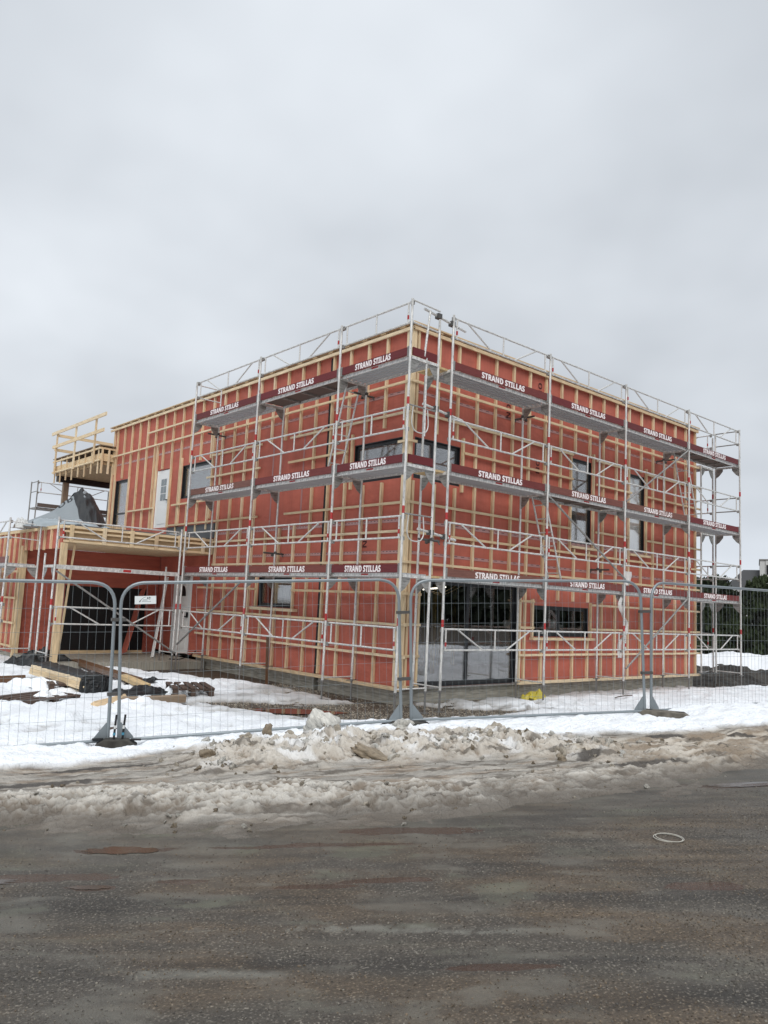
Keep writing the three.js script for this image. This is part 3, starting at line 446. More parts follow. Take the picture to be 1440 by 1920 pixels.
  for (const [x, z] of [[2.2, -3.2], [2.85, -3.2], [3.6, -3.4], [4.2, -3.4]]) box(house, 'stud', x, x + 0.05, 0.285, 2.74, z, z + 0.1, M.insideStud);
  for (const [x, s] of [[5.35, 2], [6.75, 5]]) { const m = put(house, 'insulation_sack', lumpGeo(3, 0.45, s), M.sheet, [x, 1.55, -1.75]); m.scale.set(0.34, 0.16, 0.2); }
  const lamp = put(house, 'tube_lamp', gTube([2.9, 2.26, -2.4], [3.62, 2.35, -2.4], 0.018, 8), new THREE.MeshStandardMaterial({ color: 0xffffff, emissive: lin(1, 0.92, 0.78), emissiveIntensity: 2.2 }));
  put(house, 'cable', merge([gPath([[2.7, 2.4, -2.3], [3.3, 2.16, -2.3], [4.3, 2.5, -2.3]], 0.008), gPath([[2.72, 2.38, -2.32], [3.3, 2.2, -2.32], [4.1, 2.5, -2.32]], 0.008)]), M.yellow);
  const pt = new THREE.PointLight(lin(1, 0.9, 0.75), 0.35, 12); pt.position.set(3.3, 2.3, -2.4); pt.castShadow = true; scene.add(pt);
  // sills
  box(house, 'sill', 4.92, 7.34, 1.248, 1.305, -0.985, -0.86, M.wood[0]); box(house, 'sill', 6.38, 7.44, 3.455, 3.51, -1.008, -0.9, M.wood[2]); box(house, 'sill', 8.96, 9.98, 3.47, 3.525, -1.008, -0.9, M.wood[0]);
  box(house, 'sill', 0.86, 1.0, 1.62, 1.685, -6.36, -4.52, M.wood[2]);
  box(house, 'door_sill', 1.46, 4.48, 0.268, 0.298, -1.06, -0.96, M.aluDull);
  // upper white door with six small panes
  const d1 = box(house, 'white_door', 1.03, 1.08, 3.88, 5.66, -12.46, -11.6, M.white);
  for (let i = 0; i < 2; i++) for (let j = 0; j < 3; j++) box(d1, 'pane', 1.021, 1.029, 4.72 + j * 0.23, 4.92 + j * 0.23, -12.2 + i * 0.19, -12.04 + i * 0.19, M.greyPane);
  box(d1, 'door_frame', 1.015, 1.06, 3.88, 5.675, -12.5, -12.461, M.white); box(d1, 'door_frame', 1.015, 1.06, 3.88, 5.675, -11.599, -11.562, M.white); box(d1, 'panel', 1.02, 1.029, 4.0, 4.5, -12.3, -11.76, M.white); box(d1, 'handle', 0.97, 1.02, 4.7, 4.73, -11.75, -11.66, M.dark);
  // entrance door under the carport roof, with an arched light and a black lock
  const d2 = box(house, 'white_door', 1.02, 1.07, 0.28, 2.42, -10.74, -9.7, M.white);
  const arch = new THREE.Shape(); arch.absarc(0, 0, 0.2, 0, Math.PI); arch.closePath(); const ag = new THREE.ExtrudeGeometry(arch, { depth: 0.006, bevelEnabled: false }); ag.scale(1, 1.5, 1);
  const ar = put(d2, 'arched_pane', ag, M.frame, [1.018, 1.86, -10.22]); ar.rotation.y = -Math.PI / 2;
  box(d2, 'lock', 0.985, 1.019, 1.27, 1.42, -9.88, -9.8, M.black); box(d2, 'handle', 0.96, 0.985, 1.28, 1.31, -10.02, -9.86, M.dark);
  for (const [a, b] of [[0.42, 0.82], [0.92, 1.16]]) for (const z of [-10.58, -10.16]) box(d2, 'panel', 1.012, 1.019, a, b, z, z + 0.3, M.white);
  box(d2, 'door_frame', 1.012, 1.05, 0.275, 2.445, -10.778, -10.742, M.white); box(d2, 'door_frame', 1.012, 1.05, 0.275, 2.445, -9.698, -9.662, M.white);
}

// ------------------------------------------------------------------ carport with a roof terrace, in front of the far half of the left wall
const carport = thing('carport', 'timber carport with red inner walls and a terrace on its roof, left of the house', 'carport', [-1, 0, -11]);
{
  const zF = -8.62, zB = -11.75, xL = -2.95;
  box(carport, 'floor_slab', xL, 0.99, -0.2, 0.17, -16, zF, concrete);
  box(carport, 'wall', xL + 0.1, 0.985, 0.17, 2.98, zB - 0.12, zB, membrane);                                       // back
  box(carport, 'black_foil', -1.72, 0.62, 0.2, 2.0, zB + 0.004, zB + 0.012, M.black);
  box(carport, 'wall', xL, xL + 0.098, 0.17, 3.4, -17, zB - 0.122, membrane); box(carport, 'wall', xL, xL + 0.06, 2.86, 3.4, zB - 0.12, zF - 0.1, membrane);
  for (let k = 0; k < 22; k++) box(carport, 'soffit_board', xL + 0.1, 0.98, 2.985 + 0.003 * (k % 2), 3.01, zF - 0.195 - k * 0.145, zF - 0.055 - k * 0.145, M.wood[(k * 7) % 4]);
  const deck = box(carport, 'terrace', xL, 0.98, 3.402, 3.43, -17, zF, M.grey);
  // front fascia: rails, OSB infill and uprights
  box(carport, 'fascia_panel', xL + 0.06, 0.9, 3.0, 3.395, zF - 0.045, zF - 0.02, M.osb);
  for (const [a, b] of [[3.34, 3.40], [3.235, 3.28], [3.0, 3.055]]) box(carport, 'rail', xL, 0.93, a, b, zF - 0.018, zF + 0.03, pickWood());
  for (const x of [-2.84, -2.05, -1.35, -0.7, -0.05, 0.62, 0.86]) box(carport, 'upright', x, x + 0.1, 3.0, 3.42, zF + 0.032, zF + 0.055, pickWood());
  // side fascia battens, ending raggedly above the opening
  for (let z = -8.9, k = 0; z > -17; z -= 0.48, k++) box(carport, 'batten', xL - 0.055, xL - 0.002, z < zB ? 0.25 : 2.83 + 0.02 * (k % 2), 3.4, z - 0.05, z, pickWood());
  for (const y of [2.3, 1.6, 0.95, 0.35]) box(carport, 'batten', xL - 0.095, xL - 0.058, y - 0.025, y + 0.025, -17, zB + 0.15, pickWood());
  box(carport, 'rail', xL - 0.06, xL - 0.001, 3.33, 3.41, -17, zF, M.wood[1]);
  for (const [x, z] of [[-2.98, -8.72], [-2.98, -11.72]]) box(carport, 'post', x, x + 0.14, 0.0, 2.985, z, z + 0.12, M.wood[1]);
  box(carport, 'threshold', -2.1, 0.45, 0.172, 0.26, -11.4, -11.32, M.wood[1]);
}
{
  const lean = (name, label, a, b, w, h, mat) => tag(put(scene, name, gBar(a, b, w, h), mat), label, 'plank', undefined);
  lean('wood_batten', 'thin wooden batten leaning behind the yellow carport post', [-2.62, 2.98, -8.78], [-2.5, 0.19, -9.6], 0.05, 0.045, M.wood[1]);
  lean('white_board', 'broad white board leaning beside the white entrance door', [0.55, 2.35, -10.3], [0.1, 0.18, -9.9], 0.16, 0.03, M.white);
  lean('red_sheet', 'red board leaning askew against the black foil in the carport', [0.45, 2.0, -11.6], [-0.28, 0.2, -10.9], 0.4, 0.02, membrane);
}

// ------------------------------------------------------------------ timber balcony at the far end of the left wall
{
  const t = thing('balcony', 'unclad timber balcony frame with a wooden handrail, high at the far left corner', 'balcony', [0.9, 5.9, -18]);
  const xb = 0.5, z0 = -16.0, z1 = -20.6, x1 = 2.6;
  box(t, 'floor', xb + 0.05, x1, 6.2, 6.32, z1 + 0.05, z0 - 0.05, M.osb); box(t, 'joist_panel', xb + 0.02, xb + 0.045, 6.32, 6.58, z1, z0, M.wood[1]); box(t, 'joist_panel', xb + 0.05, x1, 6.32, 6.58, z0 - 0.025, z0, M.wood[1]);
  for (const [a, b] of [[6.72, 6.78], [6.31, 6.37]]) box(t, 'rail', xb - 0.045, xb, a, b, z1 - 0.15, z0 + 0.02, M.wood[0]);
  box(t, 'rail', xb, x1, 6.72, 6.78, z0 + 0.002, z0 + 0.045, M.wood[1]); box(t, 'top_board', xb - 0.06, x1, 6.84, 6.865, z1 - 0.1, z0 + 0.06, M.greyWood);
  for (let k = 0; k < 8; k++) { const z = -16.2 - k * 0.62; box(t, 'batten', xb - 0.02, xb + 0.018, 5.88 + 0.05 * (k % 2), 6.72, z, z + 0.05, pickWood()); box(t, 'packer', xb - 0.02, xb + 0.1, 6.785, 6.838, z, z + 0.1, pickWood()); }
  for (const x of [0.52, 0.75, 0.98, 1.3]) box(t, 'batten', x, x + 0.06, 5.88, 6.72, z0 + 0.003, z0 + 0.05, pickWood());
  for (const z of [-16.42, -18.35, -20.35]) box(t, 'railing_post', xb - 0.09, xb - 0.047, 6.25, 7.95, z - 0.1, z, pickWood());
  box(t, 'railing_board', xb - 0.13, xb - 0.092, 7.8, 7.92, z1 - 0.3, -15.5, M.wood[2]); box(t, 'railing_board', xb - 0.13, xb - 0.092, 7.26, 7.38, z1 - 0.1, -15.6, M.wood[0]);
  box(t, 'railing_board', xb - 0.09, x1, 7.71, 7.82, z1 + 0.2, z1 + 0.235, M.wood[1]); box(t, 'railing_board', xb - 0.14, 1.3, 7.14, 7.25, z1 + 0.2, z1 + 0.235, M.wood[1]);
  box(t, 'steel_beam', xb + 0.05, x1, 5.98, 6.19, -20.45, -20.25, M.frame); box(t, 'post', 0.8, 1.0, 3.43, 5.975, -20.45, -20.28, M.greyWood);
}

// ------------------------------------------------------------------ scaffolding
const toeTex = [['#691c20', 0], ['#6f2a26', 0.5], ['#744035', 1], ['#641b1f', 0.2], ['#6b2622', 0.35], ['#72362d', 0.8], ['#622021', 0.15], ['#744b3e', 1.3]].map(([bg, wear], v) => canvasTex(2048, 128, (c, w, h) => {
  c.fillStyle = bg; c.fillRect(0, 0, w, h);
  for (let i = 0; i < 900; i++) { const a = rnd(); c.fillStyle = `rgba(${a > 0.5 ? '150,110,100' : '40,10,12'},${(0.05 + 0.16 * wear * rnd() + 0.04 * rnd()).toFixed(3)})`; c.fillRect(rnd() * w, rnd() * h, 20 + rnd() * 160, 1 + rnd() * 3); }
  c.save(); c.translate(w / 2 + (v % 3 - 1) * 26, h * (0.52 + 0.02 * (v % 2))); c.scale(v === 3 ? 1.08 : 0.92, 1); c.fillStyle = '#f0e8e6'; c.font = 'bold 134px sans-serif'; c.textAlign = 'center'; c.textBaseline = 'middle'; c.strokeStyle = '#f0e8e6'; c.lineWidth = 7; const s = 'STRAND STILLAS'; c.fillText(s, 0, 0, v === 3 ? 1330 : 1110); c.strokeText(s, 0, 0, v === 3 ? 1330 : 1110); c.restore();
  c.fillStyle = bg; for (let i = 0; i < 50 + 260 * wear; i++) c.fillRect(w * 0.2 + rnd() * w * 0.6, rnd() * h, 2 + rnd() * 16, 1 + rnd() * (2 + 7 * wear));
}));
const toeMat = toeTex.map((t) => new THREE.MeshStandardMaterial({ map: t, roughness: 0.6 })), toeSide = ['#691c20', '#6f2a26', '#744035', '#641b1f', '#6b2622', '#72362d', '#622021', '#744b3e'].map((c) => new THREE.MeshStandardMaterial({ color: c, roughness: 0.65 }));
const bracketGeo = (() => { const s = new THREE.Shape(); s.moveTo(0, 0); s.lineTo(0.21, 0); s.lineTo(0.2, -0.07); s.lineTo(0.09, -0.2); s.lineTo(0, -0.26); s.closePath(); const h1 = new THREE.Path(); h1.absarc(0.085, -0.08, 0.05, 0, 6.29); const h2 = new THREE.Path(); h2.absarc(0.048, -0.18, 0.03, 0, 6.29); s.holes.push(h1, h2); return new THREE.ExtrudeGeometry(s, { depth: 0.008, bevelEnabled: false }); })();
const JOINTS = [1.52, 3.52, 5.52, 7.52], DECKS = [2.464, 4.464, 6.464];
// a run of scaffold: O origin, D along, N towards the wall
function frameOf(O, D, N) { return (s, y, n) => [O[0] + D[0] * s + N[0] * n, y, O[1] + D[1] * s + N[1] * n]; }
function standard(t, P, s, n, top, jacks = true, ground = -0.02) {
  const m = put(t, 'standard', merge([gTube(P(s, 0.36, n), P(s, top, n), 0.0242, 12)]), M.alu);
  if (!n) for (const j of JOINTS) if (j + 0.14 < top) put(m, 'red_band', gTube(P(s, j, n), P(s, j + 0.135, n), 0.0256, 12), M.red);
  if (jacks) { const a = P(s, ground, n); put(t, 'base_jack', merge([gTube(P(s, ground, n), P(s, 0.36, n), 0.0185, 10), gTube(P(s, 0.33, n), P(s, 0.37, n), 0.034, 10), gBox(a[0] - 0.075, a[0] + 0.075, ground, ground + 0.008, a[2] - 0.075, a[2] + 0.075), gBox(a[0] - 0.13, a[0] + 0.13, 0.345, 0.36, a[2] - 0.012, a[2] + 0.012)]), M.jack); }
  return m;
}
function guard(t, P, s0, s1, y, n = 0.04, o = {}) {
  const L = s1 - s0, a = s0 + 0.03, b = s1 - 0.03, g = [gTube(P(a, y - 0.04, n), P(b, y - 0.04, n), 0.019), gTube(P(a, y - 0.43, n), P(b, y - 0.43, n), 0.019)], st = (s) => gTube(P(s, y - 0.43, n), P(s, y - 0.04, n), 0.0165, 8);
  g.push(st(s0 + 0.14), st(s1 - 0.14), st((s0 + s1) / 2));
  if (L > 2.5) g.push(gTube(P(s0 + 0.46, y - 0.05, n), P(s0 + 1.16, y - 0.42, n), 0.017, 8), gTube(P(s1 - 0.46, y - 0.05, n), P(s1 - 1.16, y - 0.42, n), 0.017, 8));
  const m = put(t, 'guardrail', merge(g), M.alu), c = [];
  for (const s of [s0, s1]) for (const yy of [y - 0.06, y - 0.45]) { const q = P(s + (s === s0 ? 0.035 : -0.035), yy, n); c.push(gBox(q[0] - 0.028, q[0] + 0.028, yy - 0.035, yy + 0.035, q[2] - 0.028, q[2] + 0.028)); }
  put(m, 'coupler', merge(c), M.aluDull); put(m, 'red_sleeve', gTube(P(s0 + 0.14, y - 0.36, n), P(s0 + 0.14, y - 0.28, n), 0.02, 8), M.red);
  return m;
}
function deckAt(t, P, s0, s1, y, v, o = {}) {
  const a = s0 + 0.05, b = s1 - 0.05, c = [gBox(...span(P(a, y, 0.055), P(b, y, 0.075), y - 0.075, y)), gBox(...span(P(a, y, 0.655), P(b, y, 0.675), y - 0.075, y))];
  const d = put(t, 'deck', merge(c), M.alu);
  if (o.ply) { const p = put(d, 'plywood', gBox(...span(P(a, y, 0.078), P(b, y, 0.652), y - 0.022, y - 0.004)), M.ply); put(d, 'cross_bar', merge([0.25, 0.5, 0.75].map((k) => gBox(...span(P(mix(a, b, k) - 0.02, y, 0.078), P(mix(a, b, k) + 0.02, y, 0.652), y - 0.06, y - 0.024)))), M.aluDull); }
  else for (let i = 0; i < 5; i++) put(d, 'plank', beamRib(P, a, b, y, 0.08 + i * 0.115), M.deck);
  put(t, 'transom', merge([gBox(...span(P(s0 - 0.025, y, 0.03), P(s0 + 0.025, y, 0.70), y - 0.085, y - 0.03))]), M.alu);
  if (o.toe !== false) {
    const la = P(a + 0.04, y, 0.02), lb = P(b - 0.04, y, 0.02), L = Math.hypot(lb[0] - la[0], lb[2] - la[2]), g = new THREE.BoxGeometry(L, 0.15, 0.03);
    const m = put(t, 'toe_board', g, [toeSide[v], toeSide[v], toeSide[v], toeSide[v], toeMat[v], toeSide[v]], [(la[0] + lb[0]) / 2, y + 0.07, (la[2] + lb[2]) / 2]); m.rotation.y = o.turn ?? 0;
    const q0 = P(s0 + 0.06, y, 0.03), q1 = P(s1 - 0.06, y, 0.03); put(m, 'toe_board_clip', merge([q0, q1].map((q) => gBox(q[0] - 0.032, q[0] + 0.032, y - 0.03, y + 0.16, q[2] - 0.022, q[2] + 0.022).translate(-m.position.x - t.position.x, -m.position.y - t.position.y, -m.position.z - t.position.z).applyMatrix4(new THREE.Matrix4().makeRotationY(-(o.turn ?? 0)))).map((g) => g)), M.aluDull).position.set(0, 0, 0);
    put(d, 'red_label', gBox(...span(P((s0 + s1) / 2 - 0.1, y, 0.049), P((s0 + s1) / 2 + 0.1, y, 0.054), y - 0.05, y - 0.02)), M.red);
  }
}
function span(p, q, y0, y1) { return [Math.min(p[0], q[0]), Math.max(p[0], q[0]), y0, y1, Math.min(p[2], q[2]), Math.max(p[2], q[2])]; }
function beamRib(P, a, b, y, n) { return merge([gBox(...span(P(a, y, n), P(b, y, n + 0.1), y - 0.03, y - 0.003)), gBox(...span(P(a, y, n), P(b, y, n + 0.03), y - 0.06, y - 0.031))]); }
function brackets(t, P, s, y, N) {
  for (const [n, f] of [[0.024, 1], [0.706, -1]]) { const q = P(s, y - 0.085, n), m = put(t, 'bracket', bracketGeo, M.aluDull, q); m.rotation.y = Math.atan2(-N[1] * f, N[0] * f); }
}
function tie(t, P, s, y) { put(t, 'wall_tie', merge([gTube(P(s + 0.05, y, 0.45), P(s + 0.05, y, 0.99), 0.022), gBar(P(s - 0.05, y + 0.02, 0.72), P(s + 0.16, y - 0.04, 0.75), 0.05, 0.05), gTube(P(s + 0.0, y - 0.07, 0.95), P(s + 0.07, y + 0.03, 0.95), 0.012)]), M.dark); }
const pipe = (t, name, a, b, m = M.alu, r = 0.0242) => put(t, name, gTube(a, b, r), m);

// run along the left wall
{
  const S = [0, 2.11, 5.18, 8.3], t = thing('scaffold', 'three-level aluminium scaffold along the left wall, in three bays', 'scaffold', [0.3, 0, -4]), N = [1, 0], P = frameOf([0, 0], [0, -1], N);
  S.forEach((s, i) => { standard(t, P, s, 0, i === 3 ? 7.5 : 7.52); standard(t, P, s, 0.73, i === 0 ? 7.32 : 6.44); for (const y of DECKS) { brackets(t, P, s, y, N); }
    put(t, 'end_bar', gTube(P(s, 0.42, 0), P(s, 0.42, 0.73), 0.015), M.alu); });
  for (let b = 0; b < 3; b++) { for (const y of JOINTS) guard(t, P, S[b], S[b + 1], y); DECKS.forEach((y, k) => deckAt(t, P, S[b], S[b + 1], y, b === 0 ? 3 : b === 1 ? [5, 1, 0][k] : [4, 7, 6][k], { turn: -Math.PI / 2, ply: b === 1 && k === 2 })); }
  for (const y of DECKS) put(t, 'transom', gBox(...span(P(8.275, y, 0.03), P(8.325, y, 0.7), y - 0.085, y - 0.03)), M.alu);
  // end guard at the corner: thin rails with a hanging gate loop, an end toe board
  for (const y of [7.5, 7.08]) pipe(t, 'end_rail', P(0, y, 0), P(0, y - 0.02, 0.73), M.alu, 0.017);
  for (const y of [3.52, 5.52]) { pipe(t, 'end_rail', P(0, y, 0), P(0, y, 0.73), M.aluDull, 0.015); put(t, 'gate_loop', gPath([P(0, y, 0.13), P(0, y - 0.36, 0.12), P(0, y - 0.46, 0.2), P(0, y - 0.46, 0.44), P(0, y - 0.36, 0.52), P(0, y, 0.5)], 0.011, 40), M.alu); }
  pipe(t, 'prop', P(0, 6.5, 0.36), P(0, 7.42, 0.47), M.alu, 0.022); pipe(t, 'prop', P(0, 6.48, 0.42), P(0, 5.0, 0.44), M.alu, 0.02);
  for (const y of [6.464, 4.464]) { const m = put(t, 'toe_board', new THREE.BoxGeometry(0.62, 0.15, 0.03), toeSide[3], P(0, y + 0.07, 0.37)); }
  // back end rails at the far post
  for (const y of [7.42, 7.08]) pipe(t, 'end_rail', P(8.3, y, 0), P(8.3, y, 0.73), M.alu, 0.016); pipe(t, 'prop', P(8.3, 6.46, 0.73), P(8.3, 7.42, 0.73), M.alu, 0.02);
  for (const [s, y] of [[2.11, 6.22], [8.3, 6.2], [5.18, 2.95]]) tie(t, P, s, y);
  tie(t, P, 0, 3.1);
  put(t, 'ladder', merge([gTube([0.24, 6.45, -2.12], [0.24, 4.5, -2.68], 0.02), gTube([0.58, 6.45, -2.12], [0.58, 4.5, -2.68], 0.02), ...[0.12, 0.27, 0.42, 0.57, 0.72, 0.87].map((k) => gTube([0.24, mix(6.45, 4.5, k), mix(-2.12, -2.68, k)], [0.58, mix(6.45, 4.5, k), mix(-2.12, -2.68, k)], 0.014))]), M.alu);
  pipe(t, 'brace', [-0.05, 2.26, -5.3], [-0.05, 0.64, -8.22], M.aluDull, 0.022);
  // tubes that couple this run to the one round the corner
  for (const [y0, y1, a, b] of [[7.44, 7.3, 0.36, 1.5], [5.62, 5.5, 0.42, 1.5], [3.28, 3.16, 0.42, 1.42]]) { const m = pipe(t, 'coupling_tube', P(0.05, y0, a), P(0.05, y1, b), M.alu, 0.0245); put(m, 'coupler', merge([0.73, 1.1].map((n) => { const q = P(0.05, mix(y0, y1, (n - a) / (b - a)), n); return gBox(q[0] - 0.05, q[0] + 0.05, q[1] - 0.05, q[1] + 0.045, q[2] - 0.04, q[2] + 0.06); })), M.dark); }
}
// run along the right wall
{
  const S = [1.107, 4.178, 7.214, 10.317, 13.338], t = thing('scaffold', 'three-level aluminium scaffold along the right wall, in four bays', 'scaffold', [7.2, 0, -0.3]), N = [0, -1], P = frameOf([0, 0], [1, 0], N);
  S.forEach((s, i) => { standard(t, P, s, 0, 7.52); standard(t, P, s, 0.73, i === 4 ? 7.5 : 6.44); for (const y of DECKS) brackets(t, P, s, y, N); put(t, 'end_bar', gTube(P(s, 0.42, 0), P(s, 0.42, 0.73), 0.015), M.alu); });
  for (let b = 0; b < 4; b++) { for (const y of JOINTS) guard(t, P, S[b], S[b + 1], y); DECKS.forEach((y, k) => deckAt(t, P, S[b], S[b + 1], y, [[7, 4, 1], [5, 2, 0], [1, 7, 6], [4, 0, 6]][b][k], { turn: 0, ply: (b === 3 && k === 2) || (b === 1 && k === 1) })); }
  for (const y of DECKS) { put(t, 'transom', gBox(...span(P(13.313, y, 0.03), P(13.363, y, 0.7), y - 0.085, y - 0.03)), M.alu); const w = put(t, 'corner_plank', gBox(0.78, 1.2, y - 0.05, y - 0.01, -0.62, -0.1), M.yellow); }
  for (const y of JOINTS.slice(1)) for (const q of [0.04, 0.43]) pipe(t, 'end_rail', P(13.338, y - q, 0), P(13.338, y - q, 0.73), M.aluDull, 0.017);
  for (const s of [4.178, 10.317]) tie(t, P, s, 6.2); tie(t, P, 7.214, 2.98);
  const ladder = (x0, x1, y0, y1) => put(t, 'ladder', merge([gTube([x0, y0, -0.2], [x1, y1, -0.2], 0.02), gTube([x0, y0, -0.54], [x1, y1, -0.54], 0.02), ...[0.12, 0.27, 0.42, 0.57, 0.72, 0.87].map((k) => gTube([mix(x0, x1, k), mix(y0, y1, k), -0.2], [mix(x0, x1, k), mix(y0, y1, k), -0.54], 0.014))]), M.alu);
  ladder(4.32, 5.03, 4.45, 2.5); ladder(10.5, 11.2, 6.45, 4.5);
  for (const [a, b] of [[[4.178, 4.35], [7.18, 2.74]], [[7.2, 4.62], [10.25, 6.4]], [[7.24, 0.66], [10.2, 2.44]]]) pipe(t, 'brace', [a[0], a[1], 0.05], [b[0], b[1], 0.05], M.aluDull, 0.022);
}
// run round the right-hand end of the house
{
  const t = thing('scaffold', 'scaffold at the far right end of the house, seen end on', 'scaffold', [13, 0, -2.4]), N = [-1, 0], P = frameOf([13.43, -0.86], [0, -1], N), S = [0, 3.07, 6.14];
  for (const s of S) { standard(t, P, s, 0, 7.4); standard(t, P, s, 0.73, 6.44); for (const y of DECKS) brackets(t, P, s, y, N); }
  for (let b = 0; b < 2; b++) { for (const y of JOINTS) guard(t, P, S[b], S[b + 1], y); for (const y of DECKS) deckAt(t, P, S[b], S[b + 1], y, 0, { toe: false, turn: Math.PI / 2 }); }
}
// run in front of and beside the carport
{
  const t = thing('scaffold', 'low one-level scaffold in front of the carport opening, without decks', 'scaffold', [-1.6, 0, -8.4]), N = [0, -1], P = frameOf([-3.2, -8.3], [1, 0], N);
  standard(t, P, 0, 0, 3.55); standard(t, P, 0, 0.73, 2.72); standard(t, P, 3.09, 0, 3.56); standard(t, P, 3.09, 0.73, 2.6);
  guard(t, P, 0, 3.09, 3.52); guard(t, P, 0, 3.09, 1.52); brackets(t, P, 0, 2.464, N);
  const bm = put(t, 'beam', gBox(...span(P(0.03, 2.4, -0.02), P(3.06, 2.4, 0.03), 2.35, 2.45)), M.alu); put(bm, 'red_label', gBox(...span(P(1.62, 2.4, -0.024), P(1.82, 2.4, -0.021), 2.37, 2.43)), M.red);
  put(t, 'transom', gBox(...span(P(-0.02, 2.4, 0.03), P(0.02, 2.4, 0.7), 2.38, 2.44)), M.alu); put(t, 'end_bar', merge([gTube(P(0, 0.42, 0), P(0, 0.42, 0.73), 0.015), gTube(P(3.09, 0.42, 0), P(3.09, 0.42, 0.73), 0.015)]), M.alu);
  pipe(t, 'brace', P(0.03, 2.3, -0.05), P(3.12, 0.42, -0.05), M.aluDull, 0.022);
}
{
  const t = thing('scaffold', 'scaffold beside the carport at the left edge, with one deck', 'scaffold', [-3.5, 0, -12]), N = [1, 0], P = frameOf([-3.83, -9.85], [0, -1], N), S = [0, 3.07, 6.14];
  for (const s of S) { standard(t, P, s, 0, 3.55); standard(t, P, s, 0.73, s ? 2.44 : 3.46); brackets(t, P, s, 2.464, N); put(t, 'end_bar', gTube(P(s, 0.42, 0), P(s, 0.42, 0.73), 0.015), M.alu); }
  for (let b = 0; b < 2; b++) { guard(t, P, S[b], S[b + 1], 3.52); guard(t, P, S[b], S[b + 1], 1.52); deckAt(t, P, S[b], S[b + 1], 2.464, 2, { turn: -Math.PI / 2 }); }
  for (const y of [3.46, 3.08]) pipe(t, 'end_rail', P(0, y, 0), P(0, y - 0.03, 0.73), M.alu, 0.012);
}
{
  const t = thing('scaffold', 'distant scaffold beyond the roof terrace, seen against the sky', 'scaffold', [1, 0, -21.4]), N = [0, -1], P = frameOf([0.07, -21], [1, 0], N);
  for (const s of [0, 3.07]) { pipe(t, 'standard', P(s, 0, 0), P(s, 6.02, 0), M.aluDull); pipe(t, 'standard', P(s - 0.02, 0, 0.73), P(s - 0.02, 6.02, 0.73), M.aluDull); }
  guard(t, P, 0, 3.07, 6.0); pipe(t, 'end_rail', P(0, 5.98, 0), P(0, 5.98, 0.73), M.aluDull, 0.017); pipe(t, 'end_rail', P(0, 5.6, 0), P(0, 5.6, 0.73), M.aluDull, 0.017);
  put(t, 'toe_board', gBox(...span(P(0.05, 5, 0), P(3, 5, 0.03), 5.0, 5.15)), M.ply); put(t, 'deck', gBox(...span(P(0, 5, 0.04), P(3.05, 5, 0.7), 4.93, 4.99)), M.aluDull);
}

